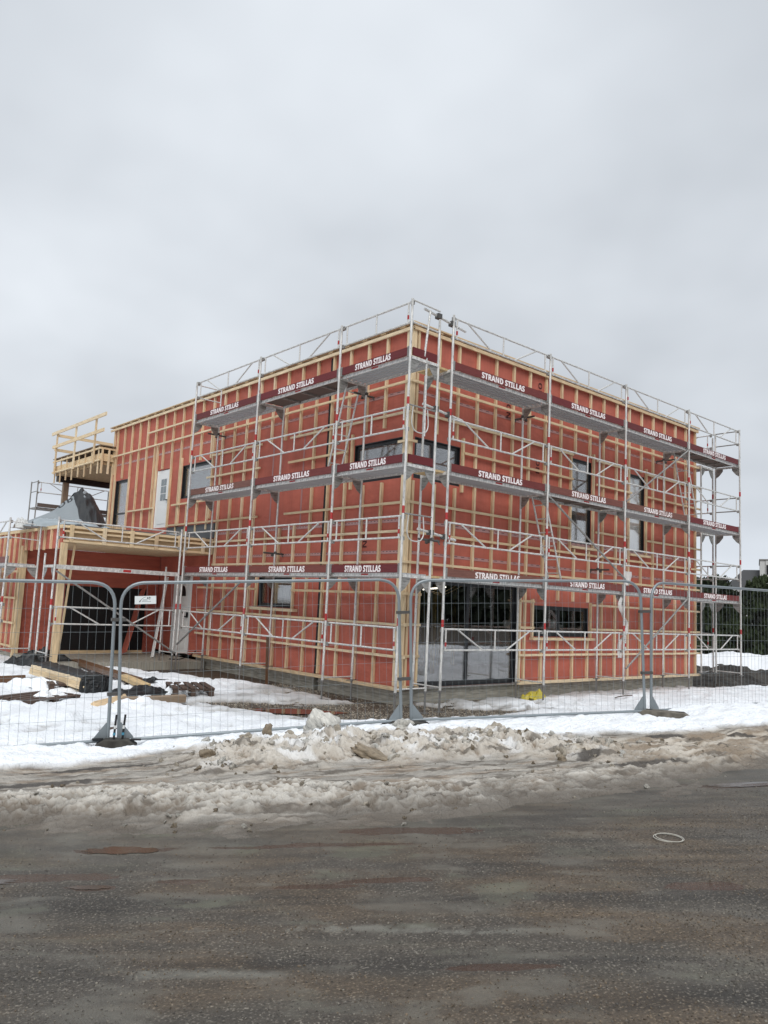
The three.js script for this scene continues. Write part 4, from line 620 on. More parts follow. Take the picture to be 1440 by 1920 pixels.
// ------------------------------------------------------------------ mesh fence on block feet
{
  const F = [[[-8.75, -0.02, 0.0], [-5.375, 0.09, 0.77], 'leftmost mesh fence panel, cut by the left edge of the photo'], [[-5.265, 0.095, 0.83], [-1.95, 0.335, 2.28], 'mesh fence panel carrying the small white sign'], [[-1.81, 0.335, 2.33], [1.34, 0.51, 3.985], 'mesh fence panel in front of the glass door'], [[1.49, 0.505, 4.0], [4.87, 0.535, 4.45], 'rightmost mesh fence panel, in front of the far scaffold end and hedge']];
  F.forEach(([a, b, label], k) => {
    const t = thing('mesh_fence', label, 'fence', [0, 0, 0], 'temporary mesh fence panels'), A = V(...a), Bv = V(...b), L = A.distanceTo(Bv), H = 1.9, R = 0.28, r = 0.021;
    const path = new THREE.CurvePath(); const P = (x, y) => V(x, y, 0);
    path.add(new THREE.LineCurve3(P(0, -0.12), P(0, H - R))); path.add(new THREE.QuadraticBezierCurve3(P(0, H - R), P(0.012, H - 0.012), P(R, H))); path.add(new THREE.LineCurve3(P(R, H), P(L - R, H))); path.add(new THREE.QuadraticBezierCurve3(P(L - R, H), P(L - 0.012, H - 0.012), P(L, H - R))); path.add(new THREE.LineCurve3(P(L, H - R), P(L, -0.12)));
    put(t, 'frame', merge([new THREE.TubeGeometry(path, 120, r, 10), gTube([0, 0, 0], [L, 0, 0], 0.019)]), M.galv);
    const gs = new THREE.Shape(); gs.moveTo(0, 0); gs.lineTo(0.16, 0); gs.lineTo(0.15, 0.03); gs.lineTo(0.015, 0.2); gs.lineTo(0, 0.2); gs.closePath(); const gg = new THREE.ExtrudeGeometry(gs, { depth: 0.006, bevelEnabled: false });
    put(t, 'gusset', gg, M.galv, [0.015, 0.01, 0.003]); const g2 = put(t, 'gusset', gg, M.galv, [L - 0.015, 0.01, 0.003]); g2.rotation.y = Math.PI;
    const n = Math.round(L / 0.1), vg = new THREE.CylinderGeometry(0.0016, 0.0016, H - 0.02, 5), hg = new THREE.CylinderGeometry(0.0016, 0.0016, L - 0.02, 5).rotateZ(Math.PI / 2);
    for (let i = 1; i < n; i++) { const x = L * i / n + rr(-0.008, 0.008), edge = Math.min(x, L - x); const top = edge < R ? H - R + Math.sqrt(Math.max(0, R * R - (R - edge) ** 2)) : H; const m = put(t, 'wire', vg, M.wire, [x, top / 2, 0.004]); m.scale.y = (top - 0.01) / (H - 0.02); m.rotation.z = rr(-0.004, 0.004); m.rotation.x = rr(-0.004, 0.004); }
    for (const y of [0.26, 0.52, 0.78, 1.04, 1.3, 1.58]) put(t, 'wire', hg, M.wire, [L / 2, y, -0.002]);
    if (k < 3) for (const y of [0.55, 1.45]) put(t, 'clamp', merge([gBox(L - 0.035, L + 0.14, y - 0.02, y + 0.02, -0.03, 0.03)]), M.dark);
    if (k === 1) {
      const st = canvasTex(512, 200, (c, w, h) => { c.fillStyle = '#dfe3e2'; c.fillRect(0, 0, w, h); c.strokeStyle = '#5c6566'; c.lineWidth = 22; c.lineCap = 'round'; c.beginPath(); c.moveTo(112, 142); c.lineTo(140, 112); c.stroke(); c.lineWidth = 10; c.beginPath(); c.moveTo(135, 112); c.quadraticCurveTo(185, 45, 258, 26); c.stroke(); c.fillStyle = '#5a6365'; c.fillRect(290, 34, 34, 38); c.fillRect(340, 24, 26, 34); c.fillRect(330, 44, 62, 12); c.fillRect(330, 70, 40, 16); c.fillStyle = '#7c8688'; c.fillRect(185, 92, 120, 16); c.fillStyle = '#97a0a1'; c.fillRect(170, 128, 220, 14); });
      const sm = new THREE.MeshStandardMaterial({ map: st, roughness: 0.5 }); put(t, 'sign', new THREE.BoxGeometry(0.255, 0.1, 0.006), [M.white, M.white, M.white, M.white, sm, M.white], [0.29, 1.685, 0.012]);
    }
    const X = Bv.clone().sub(A).normalize(), Y = V(0, 1, 0).sub(X.clone().multiplyScalar(X.y)).normalize(), Z = X.clone().cross(Y);
    t.position.copy(A); t.quaternion.setFromRotationMatrix(new THREE.Matrix4().makeBasis(X, Y, Z));
  });
  const footGrey = new THREE.MeshStandardMaterial({ color: lin(0.26, 0.24, 0.21), map: concTex, roughness: 0.9 }), footMat = new THREE.MeshStandardMaterial({ color: lin(0.095, 0.092, 0.085), map: concTex, roughness: 0.9 });
  const foot = (x, y, z, turn, label, L = 0.66) => {
    const t = thing('fence_foot', label, 'fence foot', [x, y, z], 'fence feet');
    const s = new THREE.Shape(); s.moveTo(-L / 2, -0.05); s.lineTo(-L / 2, 0.045); s.lineTo(-L / 2 + 0.09, 0.1); s.lineTo(L / 2 - 0.09, 0.1); s.lineTo(L / 2, 0.045); s.lineTo(L / 2, -0.05); s.closePath();
    const g = new THREE.ExtrudeGeometry(s, { depth: 0.2, bevelEnabled: true, bevelSize: 0.012, bevelThickness: 0.012, bevelSegments: 2 }).translate(0, 0, -0.1);
    put(t, 'block', g, label.startsWith('weathered') ? footGrey : footMat, [x, y, z]); put(t, 'socket', gBox(0.16, 0.28, 0.1, 0.1125, -0.04, 0.04), M.black, [x, y, z]); put(t, 'socket', gBox(-0.28, -0.16, 0.1, 0.1125, -0.04, 0.04), M.black, [x, y, z]);
    t.rotation.y = turn; return t;
  };
  foot(-5.31, 0.01, 0.88, -0.5, 'dark fence foot below the two black pegs', 0.44); foot(-1.88, 0.22, 2.32, -0.9, 'fence foot half buried behind the dirty snow pile'); foot(1.5, 0.42, 4.2, -1.1, 'weathered grey fence foot sticking out of snow on the right', 0.72);
  for (const [x, dx, label] of [[-5.36, 0.01, 'left of two black pegs with blue bands at the fence joint'], [-5.265, 0.015, 'right of two black pegs with blue bands at the fence joint']]) {
    const t = thing('marker_peg', label, 'peg', [x, 0, 0.9], 'pegs at the fence joint'); const z = 0.9 + (x + 5.36) * 0.25;
    put(t, 'shaft', gTube([x, 0.0, z], [x + dx, 0.33, z], 0.013), M.black); put(t, 'white_band', gTube([x + dx * 0.62, 0.245, z], [x + dx * 0.76, 0.285, z], 0.0142), M.sheet); put(t, 'blue_band', gTube([x + dx * 0.48, 0.17, z], [x + dx * 0.56, 0.2, z], 0.016), new THREE.MeshStandardMaterial({ color: lin(0.06, 0.25, 0.36), roughness: 0.5 }));
    put(t, 'shaft', gTube([x + dx, 0.33, z], [x + dx * 1.3, 0.41, z], 0.0125), M.black);
  }
}

// ------------------------------------------------------------------ lumps of ice on the pile
{
  const iceMat = (c, r = 0.55) => new THREE.MeshStandardMaterial({ color: lin(...c), roughness: r, map: snowTint, bumpMap: snowBump, bumpScale: 0.012 });
  const snowTint = dataTex(128, 128, (x, y) => { const n = tile((a, b) => fbm(a * 0.05, b * 0.05, 4), x, y, 128, 128); const v = clamp(236 + n * 60, 120, 255); return [v, v * 0.985, v * 0.955]; }, true);
  const mats = [iceMat([0.62, 0.60, 0.56]), iceMat([0.54, 0.49, 0.42]), iceMat([0.34, 0.28, 0.21]), iceMat([0.70, 0.70, 0.68])];
  const uvd = (g) => { const p = g.attributes.position, u = []; for (let i = 0; i < p.count; i++) u.push(p.getX(i) * 0.7 + p.getY(i) * 0.3, p.getZ(i) * 0.7 + p.getY(i) * 0.4); g.setAttribute('uv', new THREE.Float32BufferAttribute(u, 2)); return g; };
  const geos = [1, 2, 3, 4, 5].map((s) => uvd(lumpGeo(3, 0.55, s * 3.7, 0.75)));
  const lump = (x, z, sx, sy, sz, gi, mi, label, name = 'ice_chunk', cat = 'ice chunk') => { const y = baseG(x, z) + bank(x, z).h; const m = put(scene, name, geos[gi], mats[mi], [x, y + sy * 0.35, z]); m.scale.set(sx, sy, sz); m.rotation.set(rr(-0.3, 0.3), rr(0, 6), rr(-0.3, 0.3)); return tag(m, label, cat, undefined); };
  lump(-3.13, 2.02, 0.2, 0.2, 0.15, 1, 3, 'large pale block of ice on top of the dirty snow pile, against the fence');
  lump(-3.62, 3.62, 0.24, 0.07, 0.1, 3, 2, 'flat brown slab of ice lying on the front of the snow pile');
  lump(-1.75, 4.95, 0.12, 0.07, 0.1, 0, 1, 'pale rounded lump of ice above the dark hollow at the pile end'); lump(-2.2, 5.08, 0.05, 0.05, 0.05, 2, 2, 'small dark lump beside the hollow at the right pile end');
  lump(-4.95, 2.45, 0.07, 0.075, 0.06, 4, 2, 'small brown clod alone at the left end of the pile'); lump(-3.9, 2.0, 0.06, 0.09, 0.06, 2, 2, 'upright brown clod on the back left of the pile'); lump(-4.25, 2.1, 0.075, 0.06, 0.06, 0, 1, 'greyish clod where the pile meets clean snow on the left');
  lump(-2.35, 2.75, 0.16, 0.1, 0.1, 2, 3, 'white broken block in the middle of the pile, beside the joint'); lump(-1.55, 3.6, 0.08, 0.08, 0.07, 1, 1, 'cream clod on the right shoulder of the pile');
  const list = [[], [], [], []], m4 = new THREE.Matrix4(), q = new THREE.Quaternion(), small = [7, 8, 9].map((s) => lumpGeo(1, 0.95, s * 2.9, 0.75));
  for (let i = 0; i < 480; i++) {
    const u = rr(-4.6, 1.2), w = crest1(u) + (rnd() + rnd() - 1) * 1.15, x = toX(u, w), z = toZ(u, w), B = bank(x, z); if (B.p1 < 0.06 && rnd() > 0.18) continue; if (B.white > 0.5 && rnd() > 0.15) continue;
    const s = 0.007 + 0.038 * Math.pow(rnd(), 3.2); m4.compose(V(x, baseG(x, z) + B.h + s * 0.05, z), q.setFromEuler(new THREE.Euler(rr(0, 6), rr(0, 6), rr(0, 6))), V(s * rr(0.8, 1.4), s * rr(0.7, 1.1), s * rr(0.8, 1.4)));
    list[[0, 1, 1, 3, 2, 0, 0, 1][Math.floor(rnd() * 8)]].push(uvd(small[i % 3].clone()).applyMatrix4(m4));
  }
  for (let i = 0; i < 260; i++) { const u = rr(-6.2, 2.5), w = rr(4.6, roadEdge(u) + 0.05), x = toX(u, w), z = toZ(u, w), B = bank(x, z); const s = 0.006 + 0.022 * Math.pow(rnd(), 2.5); m4.compose(V(x, baseG(x, z) + B.h + s * 0.2, z), q.setFromEuler(new THREE.Euler(rr(0, 6), rr(0, 6), rr(0, 6))), V(s, s * 0.8, s)); list[i % 3].push(uvd(small[i % 3].clone()).applyMatrix4(m4)); }
  const t = thing('snow_crumbs', 'small crumbs of dirty ice strewn over the roadside snow pile', 'ice crumbs', [-2, 0.2, 4]); t.userData.kind = 'stuff';
  list.forEach((l, i) => { const m = put(t, 'crumbs', merge(l), mats[i]); m.userData.kind = 'stuff'; });
}

// ------------------------------------------------------------------ odds and ends in the yard
const snowPlain = new THREE.MeshStandardMaterial({ color: lin(0.86, 0.885, 0.91), roughness: 0.72 });
const G0 = (x, z) => baseG(x, z) + Math.max(0, yardSnow(x, z).h);
function crumple(cx, y, cz, rx, rz, h, s, mat, name, label, cat, turn = 0, peak = 1, soft = 1) {            // a heap of plastic with folds
  const g = sheetGeo(46, 46, (a, b) => { const X = a * 2 - 1, Z = b * 2 - 1, wob = 1 + 0.28 * n2(Math.atan2(Z, X) * 1.3 + s, s * 3), d = Math.max(Math.hypot(X, Z) / wob, 0), e = Math.max(0, 1 - d * d); const f = Math.pow(e, 0.7 * peak) * (0.62 + 0.5 * fbm(X * 1.7 + s, Z * 1.7, 2) + 0.38 * (ridge(X * 2.6 * soft + s * 2, Z * 2.6 * soft - s, soft < 1 ? 2 : 3) - 0.5)); return [X * rx, Math.max(-0.03, f * h - (e <= 0 ? 0.06 : 0)), Z * rz]; });
  g.index.array.reverse(); g.computeVertexNormals(); const m = put(scene, name, g, mat, [cx, y, cz]); m.rotation.y = turn; return tag(m, label, cat);
}
{
  const yellow = new THREE.MeshPhysicalMaterial({ color: lin(0.62, 0.52, 0.06), roughness: 0.4, side: THREE.DoubleSide, transmission: 0.15, thickness: 0 });
  crumple(4.52, 0.0, -0.5, 0.42, 0.3, 0.24, 4.7, yellow, 'plastic_bag', 'crumpled yellow plastic bag lying against the foundation', 'plastic bag', 0.4, 0.8, 0.6);
  // loop of white strap on the road
  const ring = put(scene, 'strap_ring', merge([new THREE.TorusGeometry(0.102, 0.003, 6, 60).rotateX(Math.PI / 2).scale(1.05, 1, 0.98), new THREE.TorusGeometry(0.098, 0.0028, 6, 60).rotateX(Math.PI / 2 + 0.03).scale(1.06, 1, 0.99).translate(0.004, 0.006, 0.012)]), new THREE.MeshStandardMaterial({ color: lin(0.5, 0.48, 0.42), roughness: 0.5 }), [-3.72, roadY(-3.72, 7.13) + 0.012, 7.13]); tag(ring, 'loop of pale strapping lying on the wet road', 'strap');
  // pallets
  const pallet = (x, y, z, turn, tilt, label) => {
    const t = thing('pallet', label, 'pallet', [x, y, z], 'pallets in the snow'); const o = [x, y, z];
    for (let i = 0; i < 5; i++) put(t, 'deck_board', beamGeo(1.2, 0.022, 0.12), M.pallet, [x, y + 0.133, z - 0.34 + i * 0.17]);
    for (const a of [-0.53, 0, 0.53]) { put(t, 'bearer', beamGeo(0.12, 0.022, 0.8), M.pallet, [x + a, y + 0.11, z]); for (const b of [-0.34, 0, 0.34]) put(t, 'block', beamGeo(0.12, 0.088, 0.1), M.pallet, [x + a, y + 0.055, z + b]); }
    for (const b of [-0.34, 0, 0.34]) put(t, 'skid', beamGeo(1.2, 0.02, 0.1), M.pallet, [x, y, z + b]);
    t.rotation.set(tilt, turn, 0); t.scale.set(0.88, 1, 0.95); return t;
  };
  pallet(-2.08, 0.05, -3.52, 1.25, 0, 'dark pallet lying flat beside the black plastic, right of the boards'); pallet(-4.86, -0.02, -3.4, 0.45, 0.02, 'dark pallet sunk in snow, nearest the left edge'); pallet(-3.85, 0.03, -5.0, 1.35, 0, 'dark pallet under the bundle of boards with black wrapping');
  // wrapped bundle of boards
  {
    const t = thing('board_bundle', 'bundle of yellow boards half wrapped in black plastic, on a pallet', 'bundle of boards', [-3.8, 0.1, -5.3]);
    for (let i = 0; i < 4; i++) for (let j = 0; j < 3; j++) put(t, 'board', beamGeo(0.115, 0.06, 2.9 - 0.1 * ((i + j) % 3)), M.wood[(i + j) % 4], [-3.98 + i * 0.12, 0.17 + j * 0.063, -5.25]);
    const wrap = sheetGeo(60, 26, (a, b) => { const z = mix(-6.8, -3.82, a), an = mix(-0.15, 0.80, b) * Math.PI, f = 0.03 * ridge(z * 3.2, b * 6, 3) + 0.02 * n2(z * 6, b * 9); const c = Math.cos(an), s = Math.sin(an); return [-3.80 + (Math.sign(c) * Math.pow(Math.abs(c), 0.55)) * (0.27 + f) + 0.03, 0.19 + Math.sign(s) * Math.pow(Math.abs(s), 0.55) * (0.17 + f * 0.9) - (b > 0.86 ? (b - 0.86) * 0.1 : 0), z]; });
    put(t, 'black_wrap', wrap, M.foil);
    const end = sheetGeo(24, 24, (a, b) => { const an = a * 2 * Math.PI, r = b, c = Math.cos(an), s = Math.sin(an); return [-3.79 + Math.sign(c) * Math.pow(Math.abs(c), 0.6) * 0.28 * r, 0.19 + Math.sign(s) * Math.pow(Math.abs(s), 0.6) * 0.18 * r, -3.8 + 0.05 * (1 - r) + 0.03 * fbm(c * r * 5, s * r * 5, 3)]; }); put(t, 'black_wrap', end, M.foil);
  }
  crumple(-3.0, 0.06, -9.4, 0.75, 0.7, 0.42, 5.1, M.foil, 'black_plastic', 'black plastic sheet heaped in front of the carport scaffold', 'plastic sheet', 0.3);
  crumple(-3.1, 0.04, -3.55, 0.8, 0.36, 0.2, 8.2, M.foil, 'black_plastic', 'crumpled black plastic on the yellow boards near the fence joint', 'plastic sheet', 0.35, 0.8);
  crumple(-2.05, 0.04, -5.25, 0.55, 0.25, 0.13, 3.4, M.foil, 'black_plastic', 'flat black plastic scrap behind the dark pallet', 'plastic sheet', 0.1);
  const plank = (name, label, a, b, w, h, mat) => tag(put(scene, name, gBar(a, b, w, h), mat), label, 'plank');
  plank('timber_beam', 'long wet brown beam lying in the snow towards the carport', [-2.2, 0.16, -9.2], [-2.5, 0.14, -4.9], 0.2, 0.1, M.wet); plank('timber_beam', 'short yellow board end beyond the black plastic', [-2.52, 0.16, -5.6], [-2.72, 0.13, -4.0], 0.16, 0.08, M.yellow);
  plank('timber_beam', 'pale yellow board in the snow in front of the black plastic', [-3.75, 0.05, -2.8], [-2.62, 0.07, -2.62], 0.12, 0.1, M.greyWood); plank('timber_beam', 'weathered board sticking out of snow at the left edge', [-5.4, 0.12, -5.7], [-4.3, 0.1, -6.05], 0.16, 0.06, M.wet);
  plank('timber_beam', 'low yellow board end half buried beside the fence joint', [-4.35, 0.06, -2.35], [-3.6, 0.09, -2.9], 0.12, 0.07, M.wood[3]);
  plank('steel_prop', 'dark weathered timber leaning below the small lower window', [0.5, 1.05, -4.9], [0.5, -0.05, -4.83], 0.06, 0.04, M.wet);
  tag(put(scene, 'cable', gPath([[0.2, 0.2, -9.1], [0.45, 0.2, -9.0], [0.75, 0.3, -9.0], [0.95, 0.42, -9.05]], 0.014), M.black), 'black cable coming out beside the entrance door', 'cable');
  tag(put(scene, 'stone', lumpGeo(2, 0.5, 4.4, 0.5).scale(0.13, 0.1, 0.08), M.pallet, [-4.92, 0.0, -0.3]), 'dark clod melted into the snow behind the left fence panel', 'clod');
  tag(put(scene, 'twig', gPath([[6.0, 0.1, 0.55], [6.25, 0.11, 0.5], [6.6, 0.12, 0.5], [6.85, 0.11, 0.45]], 0.012), M.pallet), 'thin dark stick on the snow below the wide window', 'stick');
  for (const [x, z, rx, rz, h, sd, label] of [[-3.35, -2.72, 0.62, 0.16, 0.15, 3.1, 'snow lying on the pale board in front of the black plastic'], [-4.35, -5.3, 0.3, 0.9, 0.22, 5.7, 'snow drift along the left side of the wrapped board bundle'], [-2.3, -3.6, 0.3, 0.22, 0.22, 7.7, 'snow left on the dark pallet right of the boards'], [-4.7, -3.35, 0.42, 0.2, 0.2, 1.1, 'snow left on the sunken pallet near the left edge']]) { const m = crumple(x, 0.02, z, rx, rz, h, sd, snowPlain, 'snow_drift', label, 'snow', 0.3, 0.8, 0.4); }
  // torn strip of building plastic hanging from the scaffold
  const strip = sheetGeo(10, 60, (a, b) => { const y = mix(2.95, 0.9, b), w = 0.26 * (1 - 0.75 * sst(0.05, 0.3, b)) + 0.05 + 0.05 * Math.sin(b * 21), sw = 0.26 * sst(0.45, 0.62, b) - 0.3 * sst(0.7, 0.85, b) - 0.28 * sst(0.1, 0.42, b); return [7.45 + sw + (a - 0.5) * w, y, -0.06 + 0.03 * Math.sin(a * 9 + b * 13) + 0.02 * n2(a * 5, b * 14)]; });
  tag(put(scene, 'plastic_strip', strip, new THREE.MeshPhysicalMaterial({ color: lin(0.72, 0.71, 0.69), roughness: 0.45, side: THREE.DoubleSide, transmission: 0.3, thickness: 0 })), 'torn strip of pale plastic hanging from the right scaffold', 'plastic strip');
  // tarpaulins on the terrace
  const tarpTex = canvasTex(1024, 512, (c, w, h) => { c.fillStyle = '#858c8f'; c.fillRect(0, 0, w, h); for (let i = 0; i < 700; i++) { c.fillStyle = `rgba(${rnd() > 0.5 ? '190,195,198' : '70,74,76'},0.05)`; c.fillRect(rnd() * w, rnd() * h, 10 + rnd() * 160, 1 + rnd() * 5); } c.save(); c.translate(w * 0.56, h * 0.575); c.scale(2.3, 1); c.fillStyle = '#15171a'; c.font = 'bold 70px sans-serif'; c.fillText('OBX', 0, 0); c.restore(); });
  const t = thing('tarpaulin', 'grey and black tarpaulin draped in a peak over materials on the terrace', 'tarpaulin', [-2.1, 3.43, -11.2]);
  const prof = (x) => lerpTable([[-3.3, 0.05], [-2.9, 0.25], [-2.4, 0.55], [-2.05, 0.9], [-1.72, 1.2], [-1.5, 1.1], [-1.2, 0.72], [-1.02, 0.1]], x);
  const drape = (x0, x1, off, bot) => sheetGeo(54, 34, (a, b) => { const x = mix(x0, x1, a), H = prof(x), d = mix(0.95, -0.95, b), k = Math.abs(d) / 0.95; const y = 3.44 + H * (1 - Math.pow(k, 1.12)) + (off ? 0.05 : 0.028) * (ridge(x * (off ? 3.4 : 1.3) + d, d * (off ? 2.6 : 1.1) - x, off ? 3 : 2) - 0.5) * (H + 0.2) + off; return [x + (off ? 0.03 : 0.015) * n2(x * 3, d * 3), Math.max(3.44, y), -11.2 + d * (0.55 + 0.45 * H)]; });
  put(t, 'grey_sheet', drape(-3.25, -1.6, 0, 0), new THREE.MeshPhysicalMaterial({ map: tarpTex, roughness: 0.42, side: THREE.DoubleSide })); put(t, 'black_sheet', drape(-1.95, -0.98, 0.03, 0), M.foil);
  crumple(-2.2, 3.42, -10.05, 1.1, 0.42, 0.26, 6.6, new THREE.MeshPhysicalMaterial({ color: lin(0.40, 0.46, 0.49), roughness: 0.35, side: THREE.DoubleSide, transmission: 0.2, thickness: 0 }), 'clear_plastic', 'pale clear plastic sheet bunched in front of the grey tarpaulin', 'plastic sheet', 0.05, 0.6);
  crumple(-3.2, 3.43, -11.1, 0.22, 0.2, 0.3, 1.7, M.sheet, 'plastic_bundle', 'small white and dark bundle left of the tarpaulin', 'bundle', 0.5);
  crumple(0.35, 3.43, -9.3, 0.62, 0.28, 0.1, 9.2, new THREE.MeshPhysicalMaterial({ color: lin(0.3, 0.32, 0.33), roughness: 0.35, side: THREE.DoubleSide }), 'plastic_sheet', 'low grey plastic on the terrace below the upper white door', 'plastic sheet');
  const st = thing('brick_stack', 'small stack of reddish blocks and boards at the tarpaulin\'s right end', 'stack', [-0.75, 3.43, -11.3]);
  for (let j = 0; j < 5; j++) for (let i = 0; i < 2; i++) put(st, 'block', beamGeo(0.24, 0.06, 0.3), j < 3 ? new THREE.MeshStandardMaterial({ color: lin(0.25, 0.09, 0.06), roughness: 0.8 }) : M.wood[1], [-0.9 + i * 0.26, 3.462 + j * 0.064, -11.3]);
}

{
  const g = new THREE.IcosahedronGeometry(1, 0), n = 16000, im = new THREE.InstancedMesh(g, new THREE.MeshStandardMaterial({ roughness: 0.7 }), n), m4 = new THREE.Matrix4(), q = new THREE.Quaternion(), c = new THREE.Color();
  for (let i = 0, k = 0; i < n && k < 400000; k++) { const x = rr(-2.6, 3.4), z = rr(-5, 1.1), S = yardSnow(x, z); if (S.h > 0 || (x > 1 && z < -1)) continue; if (rnd() > 0.5 + 0.8 * S.n) continue; const s = 0.004 + 0.012 * Math.pow(rnd(), 2.6); m4.compose(V(x, baseG(x, z) + s * 0.2, z), q.setFromEuler(new THREE.Euler(rr(0, 6), rr(0, 6), rr(0, 6))), V(s, s * 0.7, s * 1.2)); im.setMatrixAt(i, m4); const b = Math.pow(rnd(), 1.7); c.setRGB(mix(0.06, 0.42, b), mix(0.05, 0.36, b), mix(0.04, 0.28, b)); im.setColorAt(i, c); i++; }
  im.name = 'gravel'; im.userData = { kind: 'stuff', label: 'wet gravel laid bare along the house corner', category: 'gravel' }; scene.add(im);
  const p = new THREE.Mesh((() => { const s = new THREE.Shape(); for (let i = 0; i <= 60; i++) { const a = i / 60 * 6.2832, r = 1 + 0.22 * n2(Math.cos(a) * 1.6 + 4, Math.sin(a) * 1.6) + 0.1 * n2(Math.cos(a) * 5, Math.sin(a) * 5); s[i ? 'lineTo' : 'moveTo'](Math.cos(a) * r * 0.85, Math.sin(a) * r * 0.3); } return new THREE.ShapeGeometry(s, 12).rotateX(-Math.PI / 2); })(), new THREE.MeshStandardMaterial({ color: lin(0.06, 0.04, 0.03), roughness: 0.04 })); p.name = numbered('puddle'); struct(p); p.position.set(-1.35, baseG(-1.35, -1.05) + 0.022, -1.05); p.rotation.y = -0.65; scene.add(p);
  // snow across the road and a row of conifers beyond it, which the lower panes mirror
  const f = fieldGeo(60, 60, (a, b) => { const x = mix(-30, 60, a), z = mix(9, 60, b), w = toW(x, z), u = toU(x, z); return [x, 0.25 + 0.3 * sst(13, 17, w) + 0.12 * fbm(x * 0.3, z * 0.3, 3) - 1.2 * sst(13.2, 12, w) , z]; }, (x, z) => mix3([0.84, 0.86, 0.88], [0.4, 0.37, 0.33], sst(0.2, 0.6, fbm(x * 0.4, z * 0.4, 3)) * 0.6));
  const fm = new THREE.Mesh(f, snowMat); fm.name = 'snow'; struct(fm); scene.add(fm);
  const tri = new THREE.ConeGeometry(0.5, 1, 5, 1).translate(0, 0.3, 0), im2 = new THREE.InstancedMesh(tri, new THREE.MeshStandardMaterial({ color: lin(0.022, 0.03, 0.014), roughness: 0.9 }), 4200);
  for (let i = 0; i < 4200; i++) { const t = Math.floor(i / 60), k = (i % 60) / 60, x = -12 + t * 0.95 + 0.3 * n2(t * 3.3, 1), z = 40 - t * 0.22 + 1.2 * n2(t * 1.7, 5), h = 5.4 + 1.4 * n2(t * 2.9, 9), a = rnd() * 6.28, r = (1 - k) * 1.25 * rnd(); m4.compose(V(x + Math.cos(a) * r, 0.4 + k * h, z + Math.sin(a) * r), q.setFromEuler(new THREE.Euler(rr(-0.5, 0.5), rr(0, 6), rr(-0.5, 0.5))), V(0.9, 0.8, 0.9)); im2.setMatrixAt(i, m4); }
  im2.name = 'conifers'; im2.userData = { kind: 'stuff', label: 'row of conifers across the road, behind the photographer', category: 'trees' }; scene.add(im2);
}
// soil heap beside the right end of the house
{
  const g = fieldGeo(150, 90, (a, b) => { const x = mix(12.2, 21, a), z = mix(-7.5, 1.2, b), e = sst(0, 0.12, a) * sst(1, 0.9, a) * sst(0, 0.25, b) * sst(1, 0.72, b); return [x, baseG(x, z) - 0.12 + e * (0.22 + 0.18 * fbm(x * 0.7, z * 0.7, 4) + 0.08 * fbm(x * 3, z * 3, 3)), z]; }, (x, z) => { const n = fbm(x * 1.3, z * 1.3, 4); return mix3(mix3([0.030, 0.026, 0.022], [0.068, 0.06, 0.05], sst(-0.3, 0.6, n)), [0.5, 0.5, 0.5], sst(0.5, 0.75, fbm(x * 0.8 + 30, z * 2, 3)) * 0.5); });
  const m = new THREE.Mesh(g, new THREE.MeshStandardMaterial({ vertexColors: true, roughness: 0.9, bumpMap: snowBump, bumpScale: 0.04 })); m.name = 'soil_heap'; struct(m); scene.add(m);
  // long bank of ploughed snow in front of the hedge
  const g2 = fieldGeo(160, 40, (a, b) => { const l = mix(-9, 16, a), k = mix(4.6, 1.0, b), x = 22.3 + 0.42 * l - 0.907 * k, z = -7.2 + 0.907 * l + 0.42 * k, e = Math.sin(Math.PI * clamp(b * 1.02)); return [x, baseG(x, z) - 0.06 + Math.max(0, e) * (0.5 + 0.25 * fbm(x * 0.7, z * 0.7, 4)), z]; }, () => [0.86, 0.88, 0.9]);
  g2.index.array.reverse(); g2.computeVertexNormals(); const m2 = new THREE.Mesh(g2, snowMat); m2.name = 'snow_ridge'; struct(m2); scene.add(m2);
}
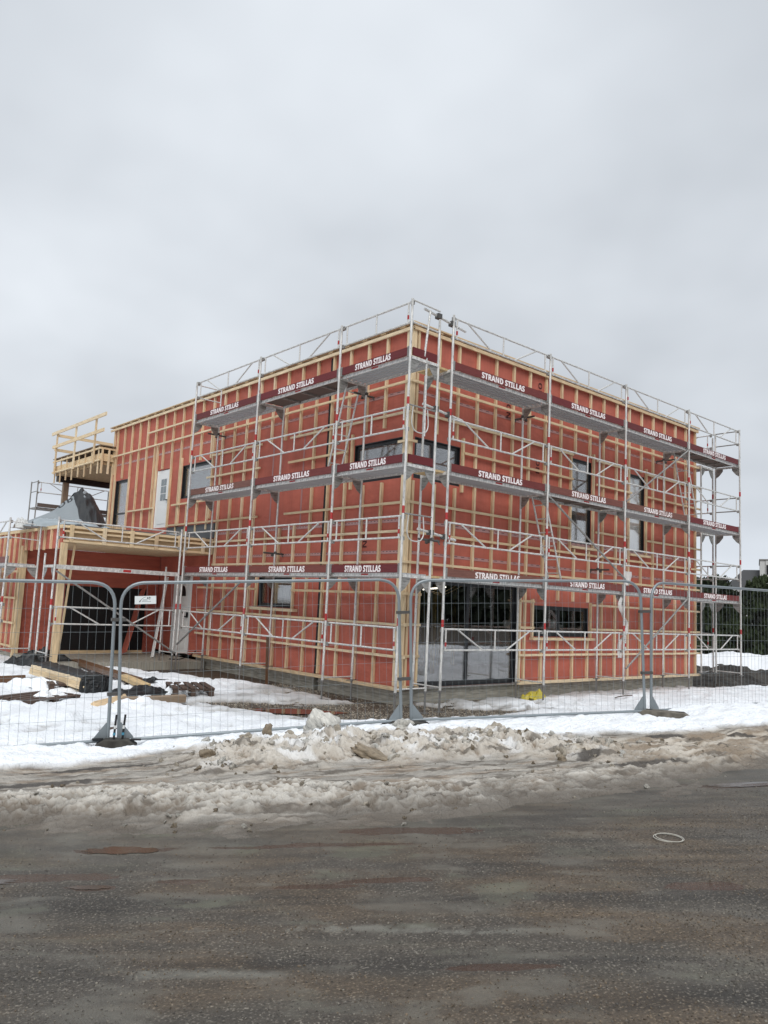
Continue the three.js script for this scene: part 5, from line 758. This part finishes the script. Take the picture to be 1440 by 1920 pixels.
// hedge of conifers on the right, and roofs behind it
{
  const t = thing('hedge', 'tall dark green conifer hedge behind the scaffold at the right edge', 'hedge', [22.3, 0.5, -7.2]);
  const at = (l, n) => [22.3 + 0.42 * l + 0.907 * n, 0, -7.2 + 0.907 * l - 0.42 * n];
  const tri = new THREE.BufferGeometry(); tri.setAttribute('position', new THREE.Float32BufferAttribute([-0.5, 0, 0, 0.5, 0, 0, 0, 1, 0.12, -0.35, 0.25, 0.02, 0.4, 0.2, -0.1, 0.3, 0.95, -0.2], 3)); tri.computeVertexNormals();
  const n = 46000, im = new THREE.InstancedMesh(tri, new THREE.MeshStandardMaterial({ roughness: 0.85, side: THREE.DoubleSide }), n), m4 = new THREE.Matrix4(), q = new THREE.Quaternion(), c = new THREE.Color();
  const topOf = (s) => 3.0 + 0.16 * n2(s * 0.9, 3) + 0.22 * Math.abs(Math.sin(s * 2.1 + 0.5 * n2(s, 1))) - 0.5 * sst(0.5, 0.05, Math.abs(s - 2.75));
  for (let i = 0; i < n; i++) {
    const s = rr(-8, 15), h = topOf(s), y = Math.pow(rnd(), 0.85) * h, side = rnd() < 0.75 ? -1 : (rnd() * 2 - 1), nn = side * (0.72 - 0.35 * (y / h) ** 3) + 0.22 * fbm(s * 1.9, y * 1.1, 3) + rr(-0.1, 0.1), p = at(s, nn);
    q.setFromEuler(new THREE.Euler(rr(-0.7, 0.7), rr(0, 6.28), rr(-0.6, 0.6))); const k = rr(0.10, 0.24); m4.compose(V(p[0], 0.45 + y, p[2]), q, V(k * 0.7, k, k * 0.7)); im.setMatrixAt(i, m4);
    const l = clamp(0.75 + 0.9 * fbm(s * 1.3 + 4, y * 1.5, 3) + rr(-0.25, 0.25), 0.1, 1.4); c.setRGB(0.030 * l, 0.045 * l, 0.016 * l); im.setColorAt(i, c);
  }
  im.name = 'foliage'; im.userData.kind = 'stuff'; im.position.set(-22.3, -0.5, 7.2); t.add(im);
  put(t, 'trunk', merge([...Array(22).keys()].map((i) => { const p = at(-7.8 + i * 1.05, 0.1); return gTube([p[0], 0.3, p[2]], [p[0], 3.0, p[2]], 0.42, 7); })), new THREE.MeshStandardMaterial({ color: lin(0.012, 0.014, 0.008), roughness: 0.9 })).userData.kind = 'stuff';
  const hs = thing('distant_house', 'pale grey clad house corner above the hedge at the right edge', 'house', [0, 0, 0]);
  for (let i = 0; i < 14; i++) box(hs, 'cladding_board', i * 0.36, i * 0.36 + 0.33, 0, 6.34, -0.1, 0.0 + (i % 2) * 0.03, M.sheet);
  box(hs, 'wall', 0.0, 5.05, 0, 6.33, -6, -0.12, M.aluDull); box(hs, 'roof', -0.05, 5.1, 6.345, 6.42, -6.05, 0.08, M.aluDull); box(hs, 'window', 0.42, 0.58, 5.3, 6.0, 0.035, 0.06, M.frame);
  hs.position.set(47.75, 0, -14.1); hs.rotation.y = -1.164;
  const h2 = thing('distant_house', 'dark pitched roof of a house peeking over the hedge', 'house', [0, 0, 0]);
  const s = new THREE.Shape(); s.moveTo(-2.2, 4.4); s.lineTo(-1.0, 5.65); s.lineTo(3, 5.7); s.lineTo(3, 4.4); s.closePath(); put(h2, 'roof', new THREE.ExtrudeGeometry(s, { depth: 5, bevelEnabled: false }), M.grey, [0, 0, -5]); box(h2, 'wall', -1.9, 3, 0, 4.398, -4.8, -0.2, M.sheet);
  h2.position.set(48.2, 0, -14.4); h2.rotation.y = -1.164;
}
renderer.render(scene, camera);
